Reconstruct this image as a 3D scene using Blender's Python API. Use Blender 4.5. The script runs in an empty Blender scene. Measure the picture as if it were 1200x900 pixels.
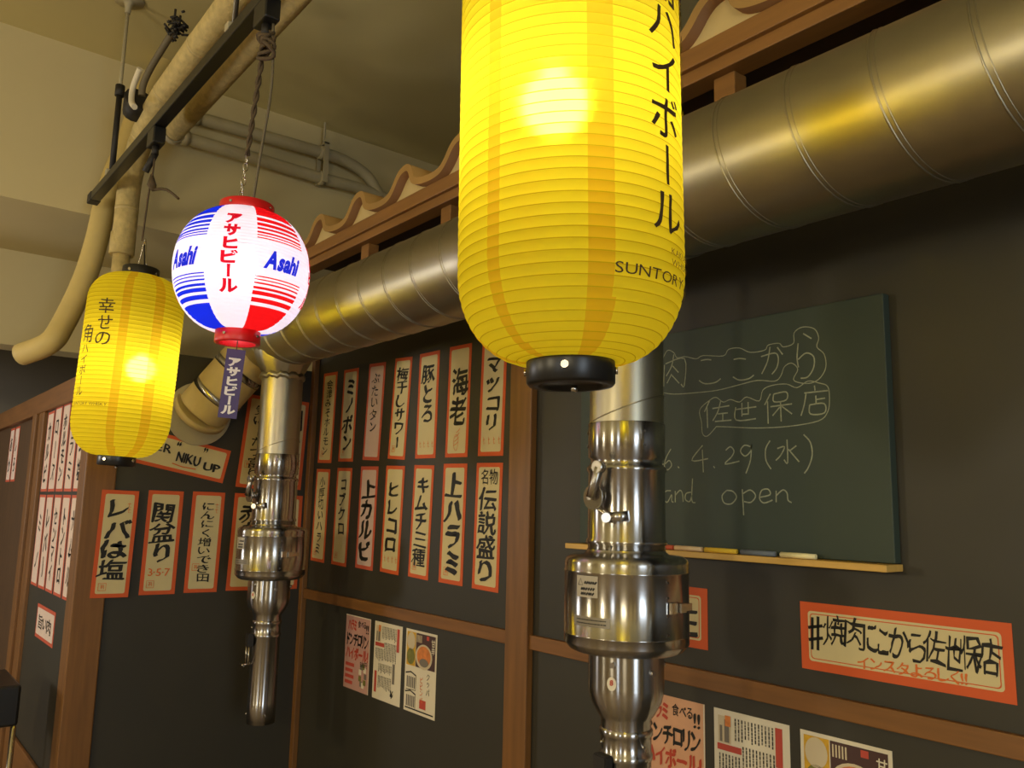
import bpy, bmesh, math, random
from mathutils import Vector, Matrix, noise
random.seed(4)
S = bpy.context.scene
COL = S.collection
PI = math.pi
rad = math.radians

# ------------------------------------------------------------------ camera
CAM = Vector((0.0, -1.4, 1.65))
FPX, PITCH, ROLL, YAW = 965.31, rad(8.54827), rad(1.2861), rad(38.7875)
Fw = Vector((-math.cos(YAW) * math.cos(PITCH), math.sin(YAW) * math.cos(PITCH), math.sin(PITCH)))
R0 = Fw.cross(Vector((0, 0, 1))).normalized()
U0 = R0.cross(Fw)
Rt = R0 * math.cos(ROLL) + U0 * math.sin(ROLL)
Up = -R0 * math.sin(ROLL) + U0 * math.cos(ROLL)
cam = bpy.data.cameras.new('camera')
cam.sensor_width = 36
cam.lens = FPX / 1200 * 36
cam.clip_start = 0.02
co = bpy.data.objects.new('camera', cam)
COL.objects.link(co)
co.matrix_world = Matrix((Rt.to_4d(), Up.to_4d(), (-Fw).to_4d(), (0, 0, 0, 1))).transposed()
M4 = co.matrix_world.copy()
for i in range(3):
    M4[i][0], M4[i][1], M4[i][2], M4[i][3] = Rt[i], Up[i], -Fw[i], CAM[i]
M4[3][0] = M4[3][1] = M4[3][2] = 0
M4[3][3] = 1
co.matrix_world = M4
S.camera = co

# ------------------------------------------------------------------ world, lights, exposure
w = bpy.data.worlds.new('world')
S.world = w
w.use_nodes = True
w.node_tree.nodes['Background'].inputs[0].default_value = (0.9, 0.85, 0.75, 1)
w.node_tree.nodes['Background'].inputs[1].default_value = 0.05
S.view_settings.view_transform = 'Standard'
S.view_settings.look = 'None'
S.view_settings.exposure = 0.2
S.view_settings.gamma = 1
S.view_settings.use_curve_mapping = False
S.cycles.use_denoising = True
S.cycles.max_bounces = 8
S.cycles.diffuse_bounces = 4
S.cycles.glossy_bounces = 4
S.cycles.transmission_bounces = 6
S.cycles.sample_clamp_indirect = 6
S.cycles.caustics_reflective = False
S.cycles.caustics_refractive = False


def area(name, loc, target, size, size_y, power, color):
    l = bpy.data.lights.new(name, 'AREA')
    l.shape = 'RECTANGLE'
    l.size, l.size_y = size, size_y
    l.energy = power
    l.color = color
    o = bpy.data.objects.new(name, l)
    COL.objects.link(o)
    o.location = loc
    o.rotation_euler = (Vector(target) - Vector(loc)).to_track_quat('-Z', 'Y').to_euler()
    return o


WARM = (1.0, 0.86, 0.58)


def bulb(name, loc, power, r=0.18, color=WARM):
    l = bpy.data.lights.new(name, 'POINT')
    l.energy = power
    l.color = color
    l.shadow_soft_size = r
    o = bpy.data.objects.new(name, l)
    COL.objects.link(o)
    o.location = loc


bulb('room_fill_light', (1.3, -3.2, 2.1), 58, 0.3)  # unseen lamps added as fill for the ceiling, walls and steel
bulb('room_fill_light', (-1.0, -4.0, 2.0), 62)
bulb('room_fill_light', (-2.6, -3.3, 1.9), 33)
bulb('room_fill_light', (-4.6, -2.9, 1.8), 46, 0.2, (1.0, 0.94, 0.88))
area('entrance_daylight', (2.85, -1.45, 1.6), (0, -1.0, 1.5), 0.9, 1.7, 34, (0.72, 0.86, 1.0))
area('cool_streak_light', (0.9, -5.8, 1.6), (-0.8, 0, 1.6), 0.45, 1.8, 16, (0.80, 0.90, 1.0))  # narrow cool light added to streak the steel, no window behind it


# ------------------------------------------------------------------ helpers


def lin(c):
    out = []
    for v in c:
        v /= 255
        out.append(v / 12.92 if v <= 0.04045 else ((v + 0.055) / 1.055) ** 2.4)
    return (*out, 1)


def mat(name, rgb, rough=0.6, metal=0.0, var=0.0, scale=8.0, stretch=None, bump=0.0, spec=0.5, aniso=0.0):
    m = bpy.data.materials.new(name)
    m.use_nodes = True
    nt = m.node_tree
    b = nt.nodes['Principled BSDF']
    b.inputs['Base Color'].default_value = lin(rgb)
    b.inputs['Roughness'].default_value = rough
    b.inputs['Metallic'].default_value = metal
    b.inputs['Specular IOR Level'].default_value = spec
    if aniso:
        b.inputs['Anisotropic'].default_value = aniso
    if var or bump:
        tc = nt.nodes.new('ShaderNodeTexCoord')
        mp = nt.nodes.new('ShaderNodeMapping')
        nz = nt.nodes.new('ShaderNodeTexNoise')
        nz.inputs['Scale'].default_value = scale
        nz.inputs['Detail'].default_value = 5
        if stretch:
            mp.inputs['Scale'].default_value = stretch
        nt.links.new(tc.outputs['Object'], mp.inputs[0])
        nt.links.new(mp.outputs[0], nz.inputs['Vector'])
        if var:
            cr = nt.nodes.new('ShaderNodeValToRGB')
            c = lin(rgb)
            cr.color_ramp.elements[0].position = 0.3
            cr.color_ramp.elements[1].position = 0.7
            cr.color_ramp.elements[0].color = tuple(x * (1 - var) for x in c[:3]) + (1,)
            cr.color_ramp.elements[1].color = tuple(min(1, x * (1 + var)) for x in c[:3]) + (1,)
            nt.links.new(nz.outputs['Fac'], cr.inputs[0])
            nt.links.new(cr.outputs[0], b.inputs['Base Color'])
        if bump:
            bp = nt.nodes.new('ShaderNodeBump')
            bp.inputs['Strength'].default_value = bump
            bp.inputs['Distance'].default_value = 0.01
            nt.links.new(nz.outputs['Fac'], bp.inputs['Height'])
            nt.links.new(bp.outputs[0], b.inputs['Normal'])
    return m


def paper_mat(name, rgb, glow=0.25, rough=0.62, diff=0.4):
    """thin lantern paper: diffuse front, translucent, with a little forward scatter so the bulb glows through"""
    m = bpy.data.materials.new(name)
    m.use_nodes = True
    nt = m.node_tree
    nt.nodes.clear()
    out = nt.nodes.new('ShaderNodeOutputMaterial')
    tr = nt.nodes.new('ShaderNodeBsdfTranslucent')
    df = nt.nodes.new('ShaderNodeBsdfDiffuse')
    rf = nt.nodes.new('ShaderNodeBsdfRefraction')
    m1 = nt.nodes.new('ShaderNodeMixShader')
    m2 = nt.nodes.new('ShaderNodeMixShader')
    c = lin(rgb)
    for n in (tr, df, rf):
        n.inputs['Color'].default_value = c
    rf.inputs['IOR'].default_value = 1.12
    rf.inputs['Roughness'].default_value = rough
    m1.inputs[0].default_value = diff
    nt.links.new(tr.outputs[0], m1.inputs[1])
    nt.links.new(df.outputs[0], m1.inputs[2])
    m2.inputs[0].default_value = glow
    nt.links.new(m1.outputs[0], m2.inputs[1])
    nt.links.new(rf.outputs[0], m2.inputs[2])
    nt.links.new(m2.outputs[0], out.inputs[0])
    return m


def emit(name, col, strength):
    m = bpy.data.materials.new(name)
    m.use_nodes = True
    nt = m.node_tree
    nt.nodes.clear()
    out = nt.nodes.new('ShaderNodeOutputMaterial')
    e = nt.nodes.new('ShaderNodeEmission')
    e.inputs[0].default_value = (*col, 1)
    e.inputs[1].default_value = strength
    nt.links.new(e.outputs[0], out.inputs[0])
    return m


CHAR = mat('charcoal_panel', (53, 50, 40), 0.55, var=0.10, scale=3, bump=0.05)
WOOD = mat('stained_wood', (124, 84, 40), 0.5, var=0.18, scale=6, stretch=(9, 9, 0.7), bump=0.06)
WOODH = mat('stained_wood_rail', (126, 84, 40), 0.5, var=0.18, scale=6, stretch=(0.7, 9, 9), bump=0.06)
WOODE = mat('eave_wood', (138, 96, 46), 0.5, var=0.15, scale=5, stretch=(0.7, 9, 9))
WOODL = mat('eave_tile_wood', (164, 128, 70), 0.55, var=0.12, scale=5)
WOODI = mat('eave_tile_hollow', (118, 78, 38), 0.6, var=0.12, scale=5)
INFILL = mat('eave_infill_board', (206, 184, 128), 0.7, var=0.05, scale=9)
CREAM = mat('cream_paint', (210, 196, 150), 0.6, var=0.04, scale=2, bump=0.03)
CEIL = mat('ceiling_paint', (206, 194, 142), 0.7, var=0.05, scale=2)
GREYW = mat('grey_far_wall', (128, 124, 116), 0.7, var=0.05, scale=2)
FLOOR = mat('floor_boards', (146, 126, 98), 0.5, var=0.2, scale=4, stretch=(1, 8, 1))
LAG = mat('pipe_lagging', (196, 176, 118), 0.75, var=0.16, scale=40, bump=0.5)
HOSE = mat('cream_hose', (206, 184, 118), 0.6, var=0.06, scale=9)
PIPEP = mat('painted_pipe', (176, 166, 134), 0.6, var=0.08, scale=12)
BLACKM = mat('black_metal', (24, 23, 22), 0.35)
BLACKR = mat('black_rubber', (34, 30, 26), 0.6)
GALV = mat('galvanised_steel', (164, 158, 138), 0.38, 1.0, var=0.05, scale=14)
STEEL = mat('stainless_steel', (178, 176, 174), 0.23, 1.0, var=0.06, scale=40, stretch=(5, 5, 0.1), aniso=0.95)
STEEL.node_tree.nodes['Principled BSDF'].inputs['Anisotropic Rotation'].default_value = 0.25
tn_ = STEEL.node_tree.nodes.new('ShaderNodeTangent')
tn_.direction_type = 'RADIAL'
tn_.axis = 'Z'
STEEL.node_tree.links.new(tn_.outputs[0], STEEL.node_tree.nodes['Principled BSDF'].inputs['Tangent'])
STEELD = mat('dark_steel', (110, 106, 98), 0.3, 1.0)
TAPE = mat('duct_wrap', (198, 178, 124), 0.6, var=0.08, scale=14, bump=0.2)
BOARD = mat('chalkboard_green', (52, 64, 54), 0.6, var=0.08, scale=4)
TRAY = mat('pale_wood', (214, 172, 88), 0.5, var=0.08, scale=10, stretch=(1, 8, 8))
CHALKM = mat('chalk_mark', (150, 156, 132), 0.9, var=0.2, scale=120)
INK = mat('black_ink', (20, 18, 15), 0.6)
INKO = mat('orange_ink', (222, 112, 44), 0.6)
INKR = mat('red_ink', (186, 66, 44), 0.6)
PCREAM = mat('cream_paper', (214, 199, 150), 0.7, var=0.03, scale=12)
PPINK = mat('pinkish_paper', (214, 186, 172), 0.7, var=0.03, scale=12)
PROSE = mat('pale_rose_paper', (232, 212, 204), 0.7, var=0.03, scale=12)
ORANGE = mat('orange_border', (214, 92, 42), 0.65)
ORANGEP = mat('salmon_border', (206, 92, 66), 0.65)
WHITEP = mat('white_paper', (226, 216, 190), 0.7)
YEL = paper_mat('yellow_lantern_paper', (248, 230, 60), 0.42)
YELB = paper_mat('yellow_lantern_seam', (238, 198, 48), 0.36)
YELR = paper_mat('yellow_lantern_rib', (206, 178, 26), 0.05)
LWHITE = paper_mat('white_lantern_paper', (244, 242, 246), 0.1)
LRED = paper_mat('red_lantern_paper', (236, 24, 26), 0.1)
LBLUE = paper_mat('blue_lantern_paper', (26, 48, 226), 0.1)
LRIB = paper_mat('white_lantern_rib', (190, 186, 196), 0.05)
LINK = mat('brown_lantern_ink', (58, 40, 10), 0.7)
LINKF = mat('faint_lantern_ink', (128, 96, 14), 0.7)
LINKR = paper_mat('red_lantern_ink', (232, 24, 44), 0.0, 0.3, 0.15)
LINKB = paper_mat('blue_lantern_ink', (36, 52, 226), 0.0, 0.3, 0.15)
REDPL = mat('red_plastic', (220, 26, 32), 0.35)
PURPLE = mat('purple_tag', (74, 62, 116), 0.6)
WHITEI = mat('white_ink', (236, 232, 232), 0.6)
BULBY = emit('warm_bulb', (1.0, 0.90, 0.56), 37)
BULBW = emit('white_bulb', (1.0, 0.95, 0.98), 24)
ROPE = mat('brown_rope', (84, 68, 46), 0.8, var=0.2, scale=60)
GREYC = mat('grey_cord', (104, 94, 72), 0.6)
CHROME = mat('chrome', (196, 190, 180), 0.24, 1.0)
SOFFIT = mat('dark_soffit', (60, 42, 26), 0.7)
DOORW = mat('dark_door_wood', (86, 62, 38), 0.55, var=0.2, scale=5, stretch=(8, 8, 0.8))


class MB:
    def __init__(s):
        s.bm = bmesh.new()
        s.mats = []

    def mi(s, m):
        if m not in s.mats:
            s.mats.append(m)
        return s.mats.index(m)

    def box(s, lo, hi, m, bevel=0.0):
        lo, hi = Vector(lo), Vector(hi)
        c = (lo + hi) / 2
        d = hi - lo
        r = bmesh.ops.create_cube(s.bm, size=1, matrix=Matrix.Translation(c) @ Matrix.Diagonal((*d, 1)))
        fs = {f for v in r['verts'] for f in v.link_faces}
        if bevel:
            es = list({e for v in r['verts'] for e in v.link_edges})
            rb = bmesh.ops.bevel(s.bm, geom=es, offset=bevel, segments=2, profile=0.5, affect='EDGES')
            fs = set(rb['faces']) | {f for f in fs if f.is_valid}
        k = s.mi(m)
        for f in fs:
            f.material_index = k
        return s

    def prism(s, poly, a, b, m, fn):
        """poly of 2-D points swept from a to b along a third axis; fn(p, q, t) -> 3-D"""
        n = len(poly)
        A = [s.bm.verts.new(fn(p, q, a)) for p, q in poly]
        B = [s.bm.verts.new(fn(p, q, b)) for p, q in poly]
        k = s.mi(m)
        fs = [s.bm.faces.new(A), s.bm.faces.new(B[::-1])]
        for i in range(n):
            j = (i + 1) % n
            fs.append(s.bm.faces.new((A[j], A[i], B[i], B[j])))
        for f in fs:
            f.material_index = k
        return s

    def tube(s, pts, r, m, n=12, cap=True):
        pts = [Vector(p) for p in pts]
        rs = r if isinstance(r, (list, tuple)) else [r] * len(pts)
        k = s.mi(m)
        t0 = (pts[1] - pts[0]).normalized()
        u = t0.orthogonal().normalized()
        rings = []
        for i, p in enumerate(pts):
            a = pts[max(i - 1, 0)]
            b = pts[min(i + 1, len(pts) - 1)]
            t = (b - a).normalized()
            u = (u - t * u.dot(t)).normalized()
            v = t.cross(u)
            rings.append([s.bm.verts.new(p + (u * math.cos(2 * PI * q / n) + v * math.sin(2 * PI * q / n)) * rs[i]) for q in range(n)])
        for a, b in zip(rings, rings[1:]):
            for q in range(n):
                f = s.bm.faces.new((a[q], a[(q + 1) % n], b[(q + 1) % n], b[q]))
                f.material_index = k
                f.smooth = True
        if cap:
            f = s.bm.faces.new(rings[0][::-1])
            f.material_index = k
            f = s.bm.faces.new(rings[-1])
            f.material_index = k
        return s

    def lathe(s, prof, n, matfn, c=(0, 0, 0), cap=(True, True), smooth=True):
        """prof: (r, z) list, bottom to top; matfn(i, q) -> material"""
        c = Vector(c)
        rings = []
        for r, z in prof:
            rings.append([s.bm.verts.new(c + Vector((r * math.cos(2 * PI * q / n), r * math.sin(2 * PI * q / n), z))) for q in range(n)])
        for i, (a, b) in enumerate(zip(rings, rings[1:])):
            for q in range(n):
                f = s.bm.faces.new((a[q], a[(q + 1) % n], b[(q + 1) % n], b[q]))
                m = matfn(i, q) if callable(matfn) else matfn
                f.material_index = s.mi(m)
                f.smooth = smooth
        for yes, ring, rev, i in ((cap[0], rings[0], True, 0), (cap[1], rings[-1], False, len(prof) - 2)):
            if yes:
                f = s.bm.faces.new(ring[::-1] if rev else ring)
                f.material_index = s.mi(matfn(i, 0) if callable(matfn) else matfn)
        return s

    def quad(s, x0, y0, x1, y1, z, m):
        f = s.bm.faces.new([s.bm.verts.new(p) for p in ((x0, y0, z), (x1, y0, z), (x1, y1, z), (x0, y1, z))])
        f.material_index = s.mi(m)
        return s

    def ribbon(s, pts, wd, z, m, fn=None):
        """flat stroke of width wd through 2-D points"""
        pts = [Vector((p[0], p[1])) for p in pts]
        L, Rr = [], []
        for i, p in enumerate(pts):
            a, b = pts[max(i - 1, 0)], pts[min(i + 1, len(pts) - 1)]
            t = b - a
            t = t.normalized() if t.length > 1e-9 else Vector((1, 0))
            nn = Vector((-t.y, t.x)) * wd / 2
            L.append(p + nn)
            Rr.append(p - nn)
        k = s.mi(m)
        fn = fn or (lambda p: Vector((p.x, p.y, z)))
        lv = [s.bm.verts.new(fn(p)) for p in L]
        rv = [s.bm.verts.new(fn(p)) for p in Rr]
        for i in range(len(pts) - 1):
            f = s.bm.faces.new((rv[i], rv[i + 1], lv[i + 1], lv[i]))
            f.material_index = k
        return s

    def build(s, name, parent=None, recalc=True, edge_split=True):
        if recalc:
            bmesh.ops.recalc_face_normals(s.bm, faces=s.bm.faces[:])
        me = bpy.data.meshes.new(name)
        s.bm.to_mesh(me)
        s.bm.free()
        for m in s.mats:
            me.materials.append(m)
        o = bpy.data.objects.new(name, me)
        COL.objects.link(o)
        if parent:
            o.parent = parent
        return o


def tag(o, label, cat, group=None):
    o['label'] = label
    o['category'] = cat
    if group:
        o['group'] = group
    return o


def thing(name, label, cat, loc=(0, 0, 0), rot=(0, 0, 0), group=None):
    o = bpy.data.objects.new(name, None)
    o.empty_display_size = 0.05
    COL.objects.link(o)
    o.location = loc
    o.rotation_euler = rot
    return tag(o, label, cat, group)


def struct(o):
    o['kind'] = 'structure'
    return o


def copy_tree(o, parent=None):
    c = o.copy()
    COL.objects.link(c)
    c.parent = parent
    for ch in list(o.children):
        copy_tree(ch, c)
    return c


def ray(px, py):
    return Fw * FPX + Rt * (px - 600) + Up * (450 - py)


def onY(px, py, Y):
    r = ray(px, py)
    return CAM + r * ((Y - CAM.y) / r.y)


def onX(px, py, X):
    r = ray(px, py)
    return CAM + r * ((X - CAM.x) / r.x)


def smooth_path(pts, k=6):
    pts = [Vector(p) for p in pts]
    out = []
    for i in range(len(pts) - 1):
        p0, p1, p2, p3 = pts[max(i - 1, 0)], pts[i], pts[i + 1], pts[min(i + 2, len(pts) - 1)]
        for j in range(k):
            t = j / k
            out.append(0.5 * (2 * p1 + (p2 - p0) * t + (2 * p0 - 5 * p1 + 4 * p2 - p3) * t * t + (3 * p1 - p0 - 3 * p2 + p3) * t ** 3))
    out.append(pts[-1])
    return out


# ---- glyphs: flat character shapes
_GL = {}


def glyph(ch, wt=0.0):
    key = (ch, wt)
    if key in _GL:
        return _GL[key]
    cu = bpy.data.curves.new('g', 'FONT')
    cu.body = ch
    cu.size = 1
    cu.offset = wt
    cu.resolution_u = 3
    ob = bpy.data.objects.new('g', cu)
    COL.objects.link(ob)
    dg = bpy.context.evaluated_depsgraph_get()
    ev = ob.evaluated_get(dg)
    me = ev.to_mesh()
    vs = [(v.co.x, v.co.y) for v in me.vertices]
    fs = [tuple(p.vertices) for p in me.polygons]
    ev.to_mesh_clear()
    bpy.data.objects.remove(ob)
    bpy.data.curves.remove(cu)
    if vs:
        x0, x1 = min(v[0] for v in vs), max(v[0] for v in vs)
        y0, y1 = min(v[1] for v in vs), max(v[1] for v in vs)
    else:
        x0 = x1 = y0 = y1 = 0
    _GL[key] = (vs, fs, (x0, y0, x1, y1))
    return _GL[key]


NCH = 0


def put_char(mb, ch, cx, cy, w, h, m, z=0.0, wt=0.0, brush=0.0, rot=0.0, shear=0.0, fn=None, grid=0.0, keep=False, bold=False):
    """a character centred on (cx, cy) in a w x h em box; fn maps the 2-D point on a surface"""
    global NCH
    NCH += 1
    vs, fs, (x0, y0, x1, y1) = glyph(ch, wt if bold else 0.0)
    if not vs:
        return
    mx, my = (x0 + x1) / 2, (y0 + y1) / 2
    em = 0.95
    kx, ky = (w / em, h / em)
    if keep is False and (x1 - x0) < 0.15:
        pass
    nib = wt * (0.55 if ord(ch) > 0x4dff and not bold else 0.9)
    bm2 = bmesh.new()
    seed = NCH * 7.31
    cr, sr = math.cos(rot), math.sin(rot)
    bv = []
    for x, y in vs:
        px, py = (x - mx), (y - my)
        if brush:
            n = noise.noise_vector(Vector((px * 3.0, py * 3.0, seed)))
            px += n.x * brush * 0.10
            py += n.y * brush * 0.10
            n = noise.noise_vector(Vector((px * 14, py * 14, seed + 9)))
            px += n.x * brush * 0.025
            py += n.y * brush * 0.025
        px += py * shear
        px, py = px * kx, py * ky
        px, py = px * cr - py * sr, px * sr + py * cr
        bv.append(bm2.verts.new((cx + px, cy + py, 0)))
    for f in fs:
        try:
            bm2.faces.new([bv[i] for i in f])
        except ValueError:
            pass
    if grid:
        for ax in (0, 1):
            c = (cx, cy)[ax]
            ext = max(w, h) * 0.6
            k = int(ext / grid) + 1
            for i in range(-k, k + 1):
                pc = [0, 0, 0]
                pc[ax] = c + i * grid
                pn = [0, 0, 0]
                pn[ax] = 1
                bmesh.ops.bisect_plane(bm2, geom=bm2.verts[:] + bm2.edges[:] + bm2.faces[:], plane_co=pc, plane_no=pn)
    k = mb.mi(m)
    if nib <= 0.001 or bold:
        offs = [(0, 0)]
    else:
        offs = [(nib * 1.3 * a, nib * 1.0 * a) for a in (-1, -0.5, 0, 0.5, 1)]
    for io, (ox, oy) in enumerate(offs):
        zz = z + io * 4e-5
        mp = {}
        for v in bm2.verts:
            p = Vector((v.co.x + ox * w, v.co.y + oy * h, zz))
            mp[v] = mb.bm.verts.new(fn(p) if fn else p)
        for f in bm2.faces:
            try:
                g = mb.bm.faces.new([mp[v] for v in f.verts])
                g.material_index = k
            except ValueError:
                pass
    bm2.free()


def column(mb, text, cx, top, bottom, w, m, z, wt=0.03, brush=0.6, jit=0.05, **kw):
    """vertical writing"""
    n = len(text)
    pitch = (top - bottom) / n
    for i, ch in enumerate(text):
        rot = random.uniform(-jit, jit)
        if ch in 'ー':
            rot += -PI / 2
            put_char(mb, ch, cx, top - pitch * (i + 0.5), pitch * 0.95, w * 0.9, m, z, wt, brush, rot, **kw)
        else:
            put_char(mb, ch, cx + random.uniform(-1, 1) * w * jit, top - pitch * (i + 0.5), w * random.uniform(0.92, 1.05), min(pitch * 0.98, w * 1.25), m, z, wt, brush, rot, **kw)


def row(mb, text, left, right, cy, h, m, z, wt=0.0, brush=0.0, shear=0.0, prop=True, slope=0.0, **kw):
    """horizontal writing between left and right"""
    ws = []
    for ch in text:
        if ch == ' ':
            ws.append(0.3)
            continue
        x0, y0, x1, y1 = glyph(ch)[2]
        ws.append((x1 - x0) + 0.10 if prop else 1.0)
    k = (right - left) / sum(ws)
    x = left
    base = 0
    for ch, cw in zip(text, ws):
        c = x + cw * k / 2
        if ch != ' ':
            y0, y1 = glyph(ch)[2][1], glyph(ch)[2][3]
            off = ((y0 + y1) / 2 - 0.36) * h if ord(ch) < 0x3000 else 0
            put_char(mb, ch, c, cy + off + slope * (c - left), k * 0.95, h * 0.95, m, z, wt, brush, 0, shear, **kw)
        x += cw * k


# ================================================================== the room
RZ = 2.5
struct(MB().box((-7.0, -6, -0.1), (3.0, 2.2, 0), FLOOR).build('floor'))
struct(MB().box((-7.0, -6, 3.45), (3.0, 2.2, 3.55), CEIL).build('ceiling'))
struct(MB().box((-7.0, 2.1, 0), (3.0, 2.2, 3.45), GREYW).build('wall_far'))
struct(MB().box((-7.0, -6, 0), (3.0, -5.9, 3.45), CREAM).build('wall_near'))
struct(MB().box((-7.0, -5.9, 0), (-6.9, 2.1, 3.45), GREYW).build('wall_rear'))
struct(MB().box((2.9, -5.9, 0), (3.0, 2.1, 3.45), CREAM).build('wall_entrance'))
for px_ in (-6.2, -4.9, -3.7, -2.5, -1.6, -0.7, 0.2, 1.5, 2.4):  # unseen posts added so the steel reflects dark vertical streaks
    struct(MB().box((px_ - 0.12, -5.9, 0), (px_ + 0.12, -5.84, 3.45), DOORW).build('trim_near_streak_post'))
for py_ in (-5.0, -3.9, -3.0, -2.35, -0.5):  # more added posts, breaking up the reflections from the entrance side
    struct(MB().box((2.84, py_ - 0.10, 0), (2.9, py_ + 0.10, 3.45), DOORW).build('trim_entrance_streak_post'))
struct(MB().box((-6.9, -5.88, 0), (2.84, -5.86, 1.1), DOORW).build('trim_near_reflection_panel'))  # dark panel added out of view to dim what the steel reflects
struct(MB().box((2.86, -5.84, 0), (2.88, -2.3, 1.1), DOORW).build('trim_entrance_reflection_panel'))  # matching added panel on the entrance side, for the reflections
# partition walls
struct(MB().box((-2.968, 0.0, 0), (2.9, 0.1, RZ), CHAR).build('wall_right'))
struct(MB().box((-3.05, -0.70, 0), (-2.968, 0.1, 2.16), CHAR).build('wall_end'))
struct(MB().box((-3.74, -0.786, 0), (-3.05, -0.70, 2.0), CHAR).build('wall_left'))
# beams and bulkhead
b = MB().box((-4.30, -5.9, 2.77), (-3.53, 2.1, 3.45), CREAM)
struct(b.build('beam'))
b = MB().box((-4.44, -5.9, 2.36), (-4.30, 2.1, 3.45), CREAM)
b.box((-4.46, -5.9, 2.33), (-4.29, 2.1, 2.36), CREAM)
struct(b.build('trim_bulkhead'))
# posts, rails
struct(MB().box((-1.722, -0.022, 0), (-1.633, 0.0, RZ), WOOD, 0.003).build('trim_post'))
struct(MB().box((-2.968, -0.02, 0), (-2.94, 0.0, RZ), WOOD, 0.002).build('trim_corner'))
struct(MB().box((-2.94, -0.014, 1.30), (-1.722, 0.0, 1.335), WOODH, 0.002).build('trim_rail'))
struct(MB().box((-1.633, -0.014, 1.30), (2.9, 0.0, 1.335), WOODH, 0.002).build('trim_rail'))
struct(MB().box((-3.05, -0.79, 0), (-2.955, -0.695, 2.0), WOOD, 0.004).build('trim_corner_post'))
struct(MB().box((-5.2, -0.80, 1.99), (-2.95, -0.69, 2.075), WOODH, 0.004).build('trim_top_rail'))
b = MB().box((-3.83, -0.80, 0), (-3.735, -0.70, 1.99), WOOD, 0.004)
struct(b.build('trim_door_post'))
b = MB().box((-3.92, -0.81, 0), (-3.845, -0.70, 1.99), WOOD, 0.004)
struct(b.build('trim_door_post'))
struct(MB().box((-5.2, -0.775, 0), (-3.92, -0.72, 1.99), DOORW).build('door_1'))

# bench board along the left wall
tag(MB().box((-3.72, -0.80, 0), (-3.06, -0.787, 0.765), WOODH, 0.003).build('bench_back'), 'low brown wooden board along the foot of the left wall', 'board')

# pipes near the ceiling
p1 = [onY(x, y, -0.70) for x, y in ((420, -165), (330, -70), (250, 33), (213, 83), (187, 120))]
p1 += [onY(x, y, -0.70) for x, y in ((167, 160), (153, 210), (147, 262), (143, 293))]
t = thing('lagged_pipe', 'thick lagged cream pipe running under the ceiling and bending down past the black rail', 'pipe', p1[3])
inv = -p1[3]
pp = smooth_path(p1, 6)
MB().tube([p + inv for p in pp], 0.040, LAG, 18).build('lagging', t)
e = p1[-1]
MB().tube([e + inv + Vector((0, 0, 0.06)), e + inv + Vector((0, 0, -0.02))], 0.043, LAG, 18).build('sleeve', t)
MB().tube([e + inv, e + inv + Vector((0, 0, -0.30))], 0.030, LAG, 16).build('pipe_end', t)
for i in (8, 14, 22, 30, 40):
    d = (pp[i + 1] - pp[i]).normalized() * 0.006
    MB().tube([pp[i] + inv - d, pp[i] + inv + d], 0.0412, TAPE, 18).build('band', t)
hp = [onX(x, y, -3.42) for x, y in ((255, -8), (207, 50), (167, 117), (150, 167), (133, 207), (123, 240), (113, 283), (98, 330), (75, 378), (58, 402), (38, 412))]
hp[-1] = hp[-1] + Vector((-0.10, -0.02, 0.0))
tag(MB().tube(smooth_path(hp, 5), 0.042, HOSE, 16).build('cream_hose'), 'smooth yellowish hose hanging beside the lagged pipe with its lower end curling away', 'hose')
p2 = [onY(x, y, -0.555) for x, y in ((470, -138), (400, -61), (345, 0), (270, 82), (205, 155))]
t = thing('branch_pipe', 'slimmer lagged pipe right of the black rail, ending at the wall pipes', 'pipe', p2[3])
MB().tube([p - p2[3] for p in p2], 0.034, LAG, 16).build('lagging', t)
MB().tube([p2[4] - p2[3], p2[4] - p2[3] + (p2[4] - p2[3]).normalized() * 0.03], 0.039, PIPEP, 16).build('collar', t)
for (pts, nm, lab) in (
        (((200, 157), (217, 162), (300, 186), (377, 209), (425, 222), (470, 240)), 'conduit_pipe', 'lower of the two grey beige pipes along the ceiling beam'),
        (((205, 131), (230, 138), (310, 160), (377, 179), (405, 189), (430, 206), (446, 232)), 'conduit_pipe', 'upper of the two grey beige pipes along the beam, curving down at its right end')):
    q = [onX(x, y, -3.47) for x, y in pts]
    t = thing(nm, lab, 'pipe', q[2], group='pipes along the ceiling beam')
    MB().tube([p - q[2] for p in smooth_path(q, 5)], 0.028, PIPEP, 14).build('tube', t)
    for i in (1, 3):
        d = (q[i + 1] - q[i]).normalized() * 0.015
        MB().tube([q[i] - q[2] - d, q[i] - q[2] + d], 0.033, PIPEP, 14).build('coupling', t)
# hanger of the pipes
hz = onX(379, 178, -3.47)
t = thing('pipe_hanger', 'small painted hanger holding both beam pipes at their right end', 'hanger', hz)
MB().tube([(0.0, 0, 0.62), (0.0, 0, 0.03)], 0.006, PIPEP, 8).build('rod', t)
b = MB()
b.box((-0.045, -0.012, -0.16), (-0.036, 0.012, 0.035), PIPEP)
b.box((0.030, -0.012, -0.16), (0.038, 0.012, 0.035), PIPEP)
b.box((-0.045, -0.012, 0.028), (0.038, 0.012, 0.036), PIPEP)
b.build('strap', t)

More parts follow.
